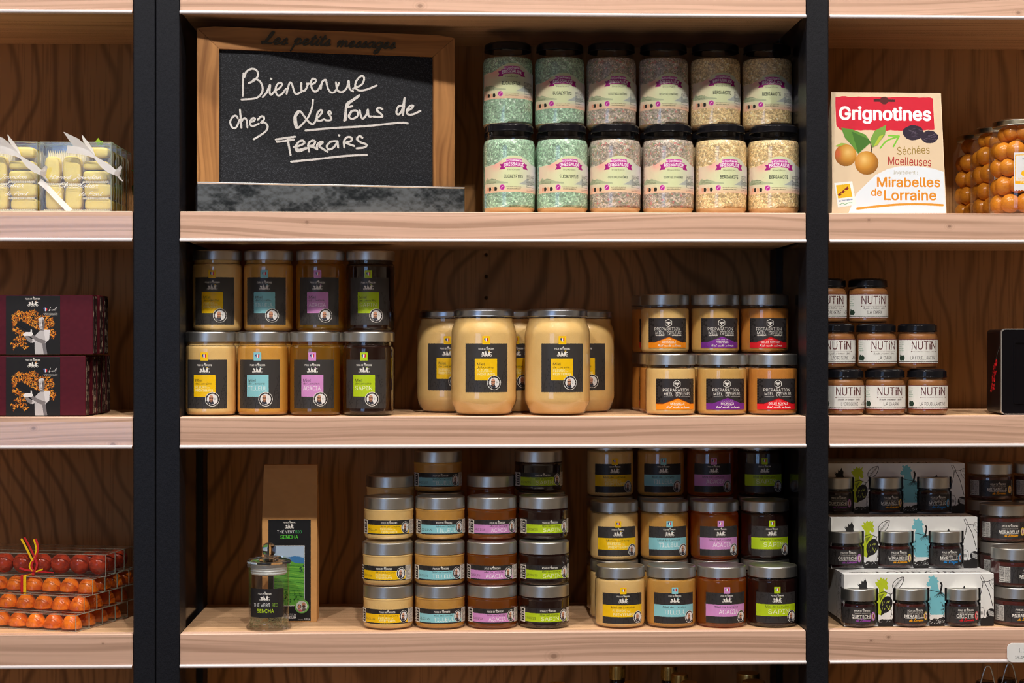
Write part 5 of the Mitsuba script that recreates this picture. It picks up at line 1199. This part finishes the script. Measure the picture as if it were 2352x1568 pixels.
for cx, cy, r_, s_ in ((288, 985, 72, 1), (424, 1035, 77, -1)):
    def fruit(x, y, cx=cx, cy=cy, r_=r_, s_=s_):
        rr_ = r_ / 2.801 * gk; u, w_ = (x - fx(cx)) / rr_, (y - fz(cy)) / rr_
        d = np.hypot(u - .22 * s_, w_ - .28)[:, None]; base = np.array([236, 196, 120.]) + (np.array([196, 132, 40.]) - np.array([236, 196, 120.])) * np.clip(d / .8, 0, 1)
        base = base + (np.array([120, 72, 22.]) - base) * np.clip((d - .75) / .65, 0, 1) * .8
        red = np.exp(-(((u + .72) / .3) ** 2 + ((w_ - .15) / .5) ** 2))[:, None] * (1 if s_ > 0 else .15)
        return np.clip(base + (np.array([206, 84, 60.]) - base) * red * .8, 0, 255)
    n_ = 34; R_ = r_ / 2.801 * gk; a_ = np.arange(n_) * 2 * math.pi / n_
    rings_ = [np.stack([fx(cx) + R_ * q * np.cos(a_), fz(cy) + R_ * q * np.sin(a_)], 1) for q in (1, .8, .6, .4, .2)]
    V_ = np.vstack(rings_ + [[[fx(cx), fz(cy)]]]); i_ = np.arange(n_); j_ = (i_ + 1) % n_
    F_ = np.vstack([np.vstack([np.stack([k_ * n_ + i_, k_ * n_ + j_, (k_ + 1) * n_ + j_], 1), np.stack([k_ * n_ + i_, (k_ + 1) * n_ + j_, (k_ + 1) * n_ + i_], 1)]) for k_ in range(4)] + [np.stack([4 * n_ + i_, 4 * n_ + j_, np.full(n_, 5 * n_)], 1)])
    P.mesh(V_, F_, fruit, 3 if s_ > 0 else 4)
G([(262, 805), (330, 815), (420, 850), (455, 900), (370, 975), (330, 920), (285, 870)], (92, 142, 52), 7); G([(330, 830), (440, 880), (452, 900), (370, 970)], (64, 112, 38), 8)
G([(462, 935), (452, 880), (480, 825), (557, 785), (548, 850), (500, 910)], (118, 160, 66), 8); G([(470, 930), (510, 860), (540, 850), (500, 915)], (176, 190, 60), 9); P.poly(stroke(F([(455, 965), (458, 940), (452, 905)]), 1.1), (60, 44, 24), 9)
G([(220, 925), (260, 905), (300, 910), (240, 930)], (150, 180, 70), 6)
for s_ in ([(515, 938), (560, 890), (640, 860)], [(572, 856), (640, 858)], [(640, 860), (602, 928)]): P.poly(stroke(F(s_), 2.4), (126, 196, 62), 3)
for cx, cy, rx, ry in ((735, 836, 70, 50), (841, 864, 57, 43)):
    pts = [(cx + rx * math.cos(a) * rr.uniform(.93, 1.05), cy + ry * math.sin(a) * rr.uniform(.93, 1.05)) for a in np.arange(22) * 2 * math.pi / 22]
    G(pts, (44, 32, 50), 3)
    for i in range(16):
        a, q = rr.uniform(0, 6.28), rr.uniform(0, .75); x, y = cx + rx * q * math.cos(a), cy + ry * q * math.sin(a)
        P.poly(stroke(F([(x - 12, y + rr.uniform(-8, 8)), (x, y), (x + 12, y + rr.uniform(-8, 8))]), .7), [(76, 62, 84), (26, 18, 30), (96, 84, 100)][i % 3], 4)
P.text('Séchées', fx(628), fz(982), 12.0, (158, 128, 62), 3, width=fx(840) - fx(628), anchor='l', rot=.05)
P.text('Moelleuses', fx(565), fz(1046), 12.4, (172, 52, 46), 3, width=fx(848) - fx(565), anchor='l', rot=-.035)
G([(300, 1362), (355, 1235), (480, 1115), (560, 1075), (640, 1056), (760, 1055), (860, 1070), (930, 1092), (938, 1362)], (228, 234, 242), 1)
P.text('Ingrédient :', fx(600), fz(1108), 5.4, (176, 172, 150), 3, width=fx(757) - fx(600), anchor='l')
P.text('Mirabelles', fx(490), fz(1190), 14.0, (222, 140, 40), 3, width=fx(905) - fx(490), bold=True, anchor='l'); P.text('de', fx(450), fz(1248), 10.5, (222, 140, 40), 3, width=fx(520) - fx(450), bold=True, anchor='l', rot=-.03)
P.text('Lorraine', fx(535), fz(1276), 14.4, (222, 140, 40), 3, width=fx(878) - fx(535), bold=True, anchor='l')
P.poly(stroke(F([(358, 1334), (500, 1318), (640, 1306), (790, 1304), (918, 1310)]), 3.4), (222, 150, 50), 3)
G([(210, 1167), (328, 1155), (352, 1308), (232, 1328)], (238, 238, 234), 4); G([(222, 1182), (312, 1172), (327, 1256), (234, 1268)], (236, 186, 30), 5)
for x, y in ((248, 1238), (270, 1220), (294, 1200)): G([(x - 20, y + 8), (x - 4, y - 4), (x + 6, y - 16), (x + 4, y + 2), (x + 14, y - 2), (x - 2, y + 14)], (128, 30, 28), 6)
P.text('la lorraine', fx(238), fz(1290), 2.6, (40, 70, 140), 6, width=fx(330) - fx(238), bold=True, anchor='l', rot=.14); P.poly(stroke(F([(240, 1310), (262, 1300), (280, 1306), (300, 1296), (325, 1294)]), .8), (90, 160, 90), 6)
m_, c_ = P.build(); mv = np.array(m_.vertices)
mv[:, 1] += mv[:, 2] * .0733 - .0003
# the panel follows the bag's folds
part(t, 'front_print', mikit.ply(trimesh.Trimesh(mv, m_.faces, process=False), 'card_print', True, color=c_), at(GX, GY, FLOORZ[1] + .0002), label='red title panel, plums and lettering')

SR, SHH = .0455, .1475
sg_ = mikit.ply(lathe(mm([(0, 1), (38, 1), (42, 2), (44.6, 5), (45.5, 10), (45.5, 112), (44.6, 118), (42, 124), (39.5, 129), (38.6, 133), (38.4, 143)])), 'glass_sheet', 50)
sl_ = mikit.ply(lathe(flat_lid_profile(40.5, 136.5, 147.5)), 'lid_gold', 35)
plum = mikit.ply(trimesh.creation.icosphere(3, .0150), 'plum_skin', True)
P = Print()
P.rect(-24, 24, 37, 94, (222, 222, 226), 0)
for i in range(12): P.disc(-22 + i * 4, 37, 1.3, 1.3, (222, 222, 226), 0, 10)
P.rect(-22, 22, 89.6, 90.8, (238, 178, 50), 1); P.rect(-22, -20.8, 50, 90.8, (238, 178, 50), 1); P.rect(-22, 22, 46, 50.6, (242, 176, 24), 1)
house_name(P, 0, 83, 22, (60, 58, 60), 2); cyclists(P, 0, 76, 15, (50, 48, 50))
P.disc(-7, 62, 6, 5, (244, 184, 28), 2, 18); P.disc(2, 60, 6.5, 6, (240, 172, 24), 3, 18); P.text('MIRABELLES', 0, 52.6, 3.4, (240, 196, 110), 2, width=34); P.text('PRESTIGE', 0, 47, 2.8, (250, 240, 220), 2, width=28)
P.rect(-3, 3, 94, 133, (242, 170, 20), 1)
tag = P.ply(45.62); PR = random.Random(77)
for i, (px, Y) in enumerate(((2343, .062), (2340, .1555), (2337, .2485))):
    x0 = X(px, Y) ; x0 = X(2274, .062) + SR - i * .0010
    t = thing('syrup_jar', 'glass jar of orange mirabelle plums with metal lid, %s' % ('front one with a white tag', 'second in its row', 'rearmost in its row')[i], 'jar', 'plum syrup jars'); tw = at(x0, Y, FLOORZ[1] + .0002)
    part(t, 'glass', sg_, tw); part(t, 'lid', sl_, tw, label='metal screw lid'); part(t, 'label', tag, at(x0, Y, FLOORZ[1] + .0002, 2), label='white tag with yellow border')
    k = 0
    for lay in range(5):
        for q in range(9 if lay < 4 else 8):
            a = (q + .5 * (lay % 2)) * math.pi / 4 if q < 8 else 0.0
            if i and q < 8 and not (math.sin(a - 4.0) > -.3): continue
            if not i and math.cos(a) < -.4: continue
            c = thing('mirabelle_plum', 'round orange mirabelle plum inside the %s syrup jar' % ('front, white tagged', 'second', 'rear')[i], 'plum', 'plums in the syrup jars'); k += 1
            a += PR.uniform(-.10, .10); q2 = (.0284 if lay < 4 else .0215) + PR.uniform(-.0008, .0008)
            if q == 8: q2 = 0.0
            scene[c] = {**plum, 'to_world': at(x0 + q2 * math.sin(a), Y - q2 * math.cos(a), FLOORZ[1] + .0195 + lay * .0268 + PR.uniform(-.0016, .0016), 0, PR.uniform(.93, 1.05) if lay < 4 else .84)}

# ------------------------------------------------------------------ right bay, middle shelf: black tin
t = thing('black_tin', 'glossy black tin with silver rim and red berries printed on its side', 'tin')
TYF, TYB = .018, .090; tx0 = X(2299, TYF); tz = FLOORZ[2] + .0006; th = (956.5 - 757.5) * S * 1.01
def rrect(x0, x1, z0, z1, r): return sg.box(x0 + r, z0 + r, x1 - r, z1 - r).buffer(r, quad_segs=6)
part(t, 'body', mikit.ply(extrude_xz(rrect(.0008, .1192, .0008, th - .0008, .0062), .004, TYB - TYF), 'tin_black', 30), at(tx0, TYF, tz))
part(t, 'rim', mikit.ply(extrude_xz(rrect(0, .12, 0, th, .0070).difference(rrect(.0016, .1184, .0016, th - .0016, .0056)), .0, .0045), 'tin_rim', 30), at(tx0, TYF, tz), label='silver rolled rim')
part(t, 'lid', mikit.ply(join(extrude_xz(rrect(.0017, .1183, .0017, th - .0017, .0055), .0008, .0039), extrude_xz(rrect(.0195, .1005, .0165, th - .0195, .002).difference(rrect(.0215, .0985, .0185, th - .0215, .0016)), -.0006, .0008)), 'tin_black', 30), at(tx0, TYF, tz), label='black lid with raised frame')
P = Print(); P.script('Gra', 37, 31, 2.4, .6, (232, 160, 170), 0, width=13, anchor='l'); part(t, 'lettering', P.ply(None, 'card_print'), at(tx0, TYF + .0004, tz), label='pink script letters')
P = Print(); r = random.Random(8)
for i in range(70):
    y = r.uniform(0, 1); x = 16 + 20 * y + r.uniform(-10, 10) * (1 - .3 * y); z = 34 + 50 * y
    P.disc(x, z, r.uniform(1.4, 2.4), r.uniform(1.4, 2.2), [(206, 24, 34), (232, 44, 48), (160, 14, 26)][i % 3], 1 + i % 3, 10)
P.poly(stroke([(36, 84), (44, 94), (56, 104)], .8), (110, 110, 104), 1)
m_, c_ = P.build(); q = np.array(m_.vertices)
vv = np.stack([q[:, 1] * 1.0 - .0001 + .0007, .062 - q[:, 0], q[:, 2]], 1)
part(t, 'berry_print', mikit.ply(trimesh.Trimesh(vv, m_.faces, process=False), 'card_print', True, color=c_), at(tx0, TYF, tz), label='red berries printed on the side')

# ------------------------------------------------------------------ right bay, lower shelf: gift boxes with three jars each
GW, GH, GD = 350 * S * 1.011, 120.4 * S * 1.011, .124
def gift_front(cs):
    P = Print(); k = S * 1011 / 5.6 ; fx = lambda x: (x - 210) * k; fz = lambda y: (1535 - y) * k
    W, Hh = GW * 1000, GH * 1000
    holes = shapely.union_all([sg.box(c - 27.7, -1, c + 27.7, 35.2).union(sg.box(c - 25.7, 30, c + 25.7, 39)).union(sg.box(c - 27.7, 38.4, c + 27.7, 57.8)) for c in cs])
    panel = sg.box(0, 0, W, Hh).difference(holes)
    add = lambda g, c, l: P.poly(g.intersection(panel), c, l)
    add(panel, (232, 232, 230), 0)
    pol = lambda pts: sg.Polygon([(fx(a), fz(b)) for a, b in pts]).buffer(0)
    st = lambda pts, w, s=True: stroke([(fx(a), fz(b)) for a, b in pts], w, s, 5)
    black = (30, 29, 31)
    add(pol([(615, 968), (650, 958), (640, 925), (672, 935), (690, 898), (712, 925), (735, 905), (740, 935), (778, 905), (765, 950), (790, 985), (770, 995), (790, 1040), (770, 1062), (745, 1055), (730, 1030), (722, 1060), (775, 1110), (720, 1200), (700, 1290), (730, 1380), (690, 1392), (655, 1380), (600, 1250), (650, 1200), (668, 1050), (655, 1035), (630, 1000)]), (186, 204, 40), 1)
    add(pol([(1320, 878), (1345, 900), (1385, 875), (1395, 905), (1430, 905), (1425, 930), (1455, 960), (1430, 975), (1440, 1040), (1455, 1070), (1515, 1110), (1570, 1210), (1515, 1390), (1340, 1390), (1270, 1220), (1330, 1170), (1330, 1070), (1345, 1020), (1310, 1025), (1285, 1000), (1300, 965), (1325, 960), (1310, 935), (1335, 925), (1310, 905)]), (118, 190, 204), 1)
    e = affinity.rotate(sg.Point(0, 0).buffer(1, quad_segs=8), 0); e = affinity.translate(affinity.rotate(affinity.scale(e, 76 * k, 112 * k), -18), fx(762), fz(1255)); add(e, black, 2)
    add(pol([(700, 1330), (690, 1400), (760, 1350)]), black, 2)
    r = random.Random(5)
    for i in range(16):
        x, y = r.uniform(715, 815), r.uniform(1190, 1310); add(st([(x, y), (x - 4, y + 22)], .55, False), (205, 214, 90), 3)
    lf = sg.LinearRing([(fx(a), fz(b)) for a, b in catmull([(857, 1050), (848, 985), (905, 925), (986, 900), (975, 975), (925, 1040)], 5, True)]); add(lf.buffer(.45), black, 2)
    for i in range(7): add(st([(865 + i * 15, 1035 - i * 17), (905 + i * 11, 1020 - i * 15)], .4, False), black, 2); add(st([(865 + i * 15, 1035 - i * 17), (858 + i * 14, 1000 - i * 13)], .4, False), black, 2)
    add(st([(857, 1050), (900, 990), (980, 905)], .6), black, 2); add(st([(660, 1110), (740, 1090), (830, 1120), (868, 1040)], .9), black, 2); add(st([(820, 1118), (812, 1165)], .9), black, 2)
    for i in range(8): add(st([(665 + i * 3, 1140 + i * 9), (735 - i * 6, 1115 + i * 9)], .5, False), black, 2)
    add(pol([(385, 990), (412, 1000), (400, 975), (432, 992), (440, 945), (462, 960), (485, 915), (500, 950), (515, 980), (505, 1010), (522, 1052), (400, 1052), (412, 1030)]), black, 2)
    add(pol([(1758, 1052), (1785, 1012), (1802, 1052)]), black, 2)
    add(st([(1478, 978), (1488, 1010), (1472, 1090)], 2.6), black, 2); add(st([(1330, 1070), (1420, 1090), (1520, 1110)], .8), black, 2)
    for i in range(11): add(st([(1455 + i * 3, 1105), (1390 + i * 16, 1150 + (i % 3) * 8)], .55, False), black, 2)
    add(st([(2012, 884), (1988, 896), (2022, 965), (2046, 952), (2012, 884)], .7, False), black, 2); add(st([(2030, 960), (2010, 1080), (1965, 1230)], .9), black, 2); add(st([(2042, 960), (2105, 1090), (2160, 1290)], .9), black, 2)
    add(st([(2046, 960), (2090, 960), (2120, 950)], .8), black, 2); add(st([(2112, 960), (2140, 935), (2168, 930)], .6), black, 2); add(st([(2112, 960), (2130, 1020), (2168, 1070)], .6), black, 2)
    for i in range(5): add(st([(2120 + i * 9, 965 + i * 12), (2168, 945 + i * 22)], .4, False), black, 2)
    add(sg.Point(fx(2135), fz(1375)).buffer(62 * k), black, 2)
    for i in range(9): add(st([(2090 + i * 9, 1330 + i * 3), (2110 + i * 9, 1400 + i * 3)], .5, False), (214, 214, 212), 3)
    ch = affinity.translate(affinity.scale(sg.Point(0, 0).buffer(1, quad_segs=8), 46 * k, 76 * k), fx(2008), fz(1368)); add(ch.difference(ch.buffer(-.6)), black, 2)
    for i in range(8): add(st([(1980 + i * 6, 1350), (1986 + i * 6, 1390)], .4, False), black, 2)
    xs = np.arange(600, 2200, 9)
    edge_ = [(x, 1440 + 16 * math.sin(x * .011) + r.uniform(-16, 10)) for x in xs]
    add(pol(edge_ + [(2200, 1540), (600, 1540)]), (38, 36, 36), 2)
    for i in range(26):
        x = r.choice((r.uniform(660, 860), r.uniform(1320, 1520))); y = r.uniform(1455, 1500); add(st([(x, y), (x + r.uniform(6, 16), y - r.uniform(0, 6))], .6, False), (222, 222, 220), 3)
    for i in range(60):
        x = r.choice((r.uniform(820, 860), r.uniform(1320, 1350), r.uniform(1480, 1520))); y = r.uniform(1180, 1440); add(st([(x, y), (x + r.uniform(-8, 8), y - r.uniform(12, 22))], .5, False), black, 2)
    return P.ply(None, 'card_print'), panel
def gift_left():
    P = Print(); W, Hh = GD * 1000, GH * 1000
    P.rect(0, W, 0, Hh, (212, 212, 212), 0); r = random.Random(9); black = (30, 29, 31); W2 = W
    for pts in ([(80, 50), (98, 62), (108, 76), (94, 70), (80, 52)], [(84, 48), (100, 44), (112, 30), (96, 34), (84, 48)], [(70, 52), (60, 66), (66, 74), (74, 60), (70, 52)]): P.poly(stroke(pts, .9), black, 1)
    P.poly(stroke([(100, 56), (112, 58), (124, 52)], .9), black, 1)
    for i in range(70):
        x, y = r.uniform(70, 122), r.uniform(6, 44); P.poly(stroke([(x, y), (x + r.uniform(-1, 1), y + r.uniform(2, 5))], .7, False), black, 1)
    P.rect(0, W, 0, 7, (40, 38, 38), 2)
    return P
def gift_top():
    P = Print(); W, D = GW * 1000, GD * 1000
    P.rect(0, W, 0, D, (226, 226, 226), 0)
    P.text('LE COFFRET', W * .5, 34, 7, (50, 48, 50), 1, width=60); P.text('LORRAIN', W * .5, 12, 16, (48, 46, 48), 1, width=120); P.lines(14, 60, 10, 28, 3, (60, 58, 60), 1, 3, .5); P.lines(W - 64, W - 14, 10, 28, 3, (60, 58, 60), 1, 4, .5)
    return P
bsdf('white_card', **principled(srgb(224, 224, 224), 0.5, specular=0.3))
GL, GT = gift_left().build(), gift_top().build()
def shell():
    th_ = .0008
    return join(plain_box(0, GW, .0005, GD, 0, th_), plain_box(0, GW, .0005, GD, GH - th_, GH), plain_box(0, th_, .0005, GD, th_, GH - th_), plain_box(GW - th_, GW, .0005, GD, th_, GH - th_), plain_box(th_, GW - th_, GD - th_, GD, th_, GH - th_))
shell_ply = mikit.ply(shell(), 'white_card')
q = np.array(GL[0].vertices); left_ply = mikit.ply(trimesh.Trimesh(np.stack([q[:, 1] - .0001, GD - q[:, 0], q[:, 2]], 1), GL[0].faces, process=False), 'card_print', True, color=GL[1])
q = np.array(GT[0].vertices); top_ply = mikit.ply(trimesh.Trimesh(np.stack([q[:, 0], q[:, 2], -q[:, 1] + GH + .0001], 1), GT[0].faces, process=False), 'card_print', True, color=GT[1])
GROWS = [(2282.5, .030, [(1972.3, 'quetsche', -3), (2089.6, 'mirabelle', 3), (2206.8, 'griotte', 0)]), (2244.8, .095, [(1940.7, 'quetsche', -2), (2054.3, 'mirabelle', 1), (2169, 'myrtille', 2)]), (2215.7, .151, [(1919, 'quetsche', -2), (2031.5, 'mirabelle', 9), (2142, 'myrtille', 3)])]
JFILL = {'quetsche': 'jam_dark', 'mirabelle': 'jam_red', 'griotte': 'jam_dark', 'myrtille': 'jam_dark'}
JCOL = {'quetsche': 'purple script QUETSCHE', 'mirabelle': 'orange script MIRABELLE', 'griotte': 'red script GRIOTTE', 'myrtille': 'blue script MYRTILLE'}
z = FLOORZ[3] + .0004
for lv, (pr, Yb, js) in enumerate(GROWS):
    nm = ('bottom', 'middle', 'top')[lv]; xl = X(pr, Yb) - GW
    t = thing('gift_box', 'white gift box with rooster and fruit drawings holding three jam jars, %s of the stack' % nm, 'box', 'jam gift boxes'); tw = at(xl, Yb, z)
    jc = [(X(px, Yb + .0097), fl, tn) for px, fl, tn in js]
    front, panel = gift_front([(x - xl) * 1000 for x, _, _ in jc])
    part(t, 'carton', shell_ply, tw); part(t, 'front_panel', front, tw, label='printed front with cut-outs for the jars'); part(t, 'left_panel', left_ply, tw); part(t, 'top_panel', top_ply, tw)
    for x, fl, tn in jc:
        jar('gift', 'jam_jar', 'small dark jam jar, %s label, in the %s gift box' % (JCOL[fl], nm), 'jam jars in the gift boxes', (x, Yb + .0097, z + .0010), label_of('gift', fl), JFILL[fl], turn=tn, scale=1.0)
    z += GH + .0009
# stacks of wider jam jars at the right edge
for px, Y, n, tx in ((2336, .050, 2, 'front stack'), (2303, .128, 3, 'middle stack'), (2273, .206, 4, 'rear stack'), (2379, .206, 4, 'rear right stack')):
    for lv in range(n):
        jar('jam', 'mirabelle_jam_jar', 'wide dark MIRABELLE jam jar with silver lid, %s, %s level' % (tx, ('lowest', 'second', 'third', 'fourth')[lv]), 'wide jam jars', (X(px, Y) - (.004 if lv == 1 and n == 2 else 0), Y, stack_z(3, ['jam'] * lv, .985) + .0002 * lv), label_of('jam', 'mirabelle'), 'jam_red', turn=(-2, 9, 0, 4)[lv] + (12 if n == 2 and lv == 1 else 0), scale=.985)
# price tag on the shelf front
t = thing('price_tag', 'white rounded handwritten price tag on the right bay shelf front', 'tag')
x0, x1, z0, z1 = X(2310), X(2420), Z_TOP(1526), Z_TOP(1482)
part(t, 'plate', mikit.ply(extrude_xz(rrect(x0, x1, z0, z1, .008), -.0075, -.0061), 'white_card', 30))
P = Print(); P.text('Lucas', 18, 15, 5.6, (110, 110, 116), 0, width=26, anchor='l'); P.text('14_1903', 12, 5.4, 4.0, (60, 60, 70), 0, width=22, anchor='l')
part(t, 'writing', P.ply(None, 'card_print'), at(x0, -.0077, z0))
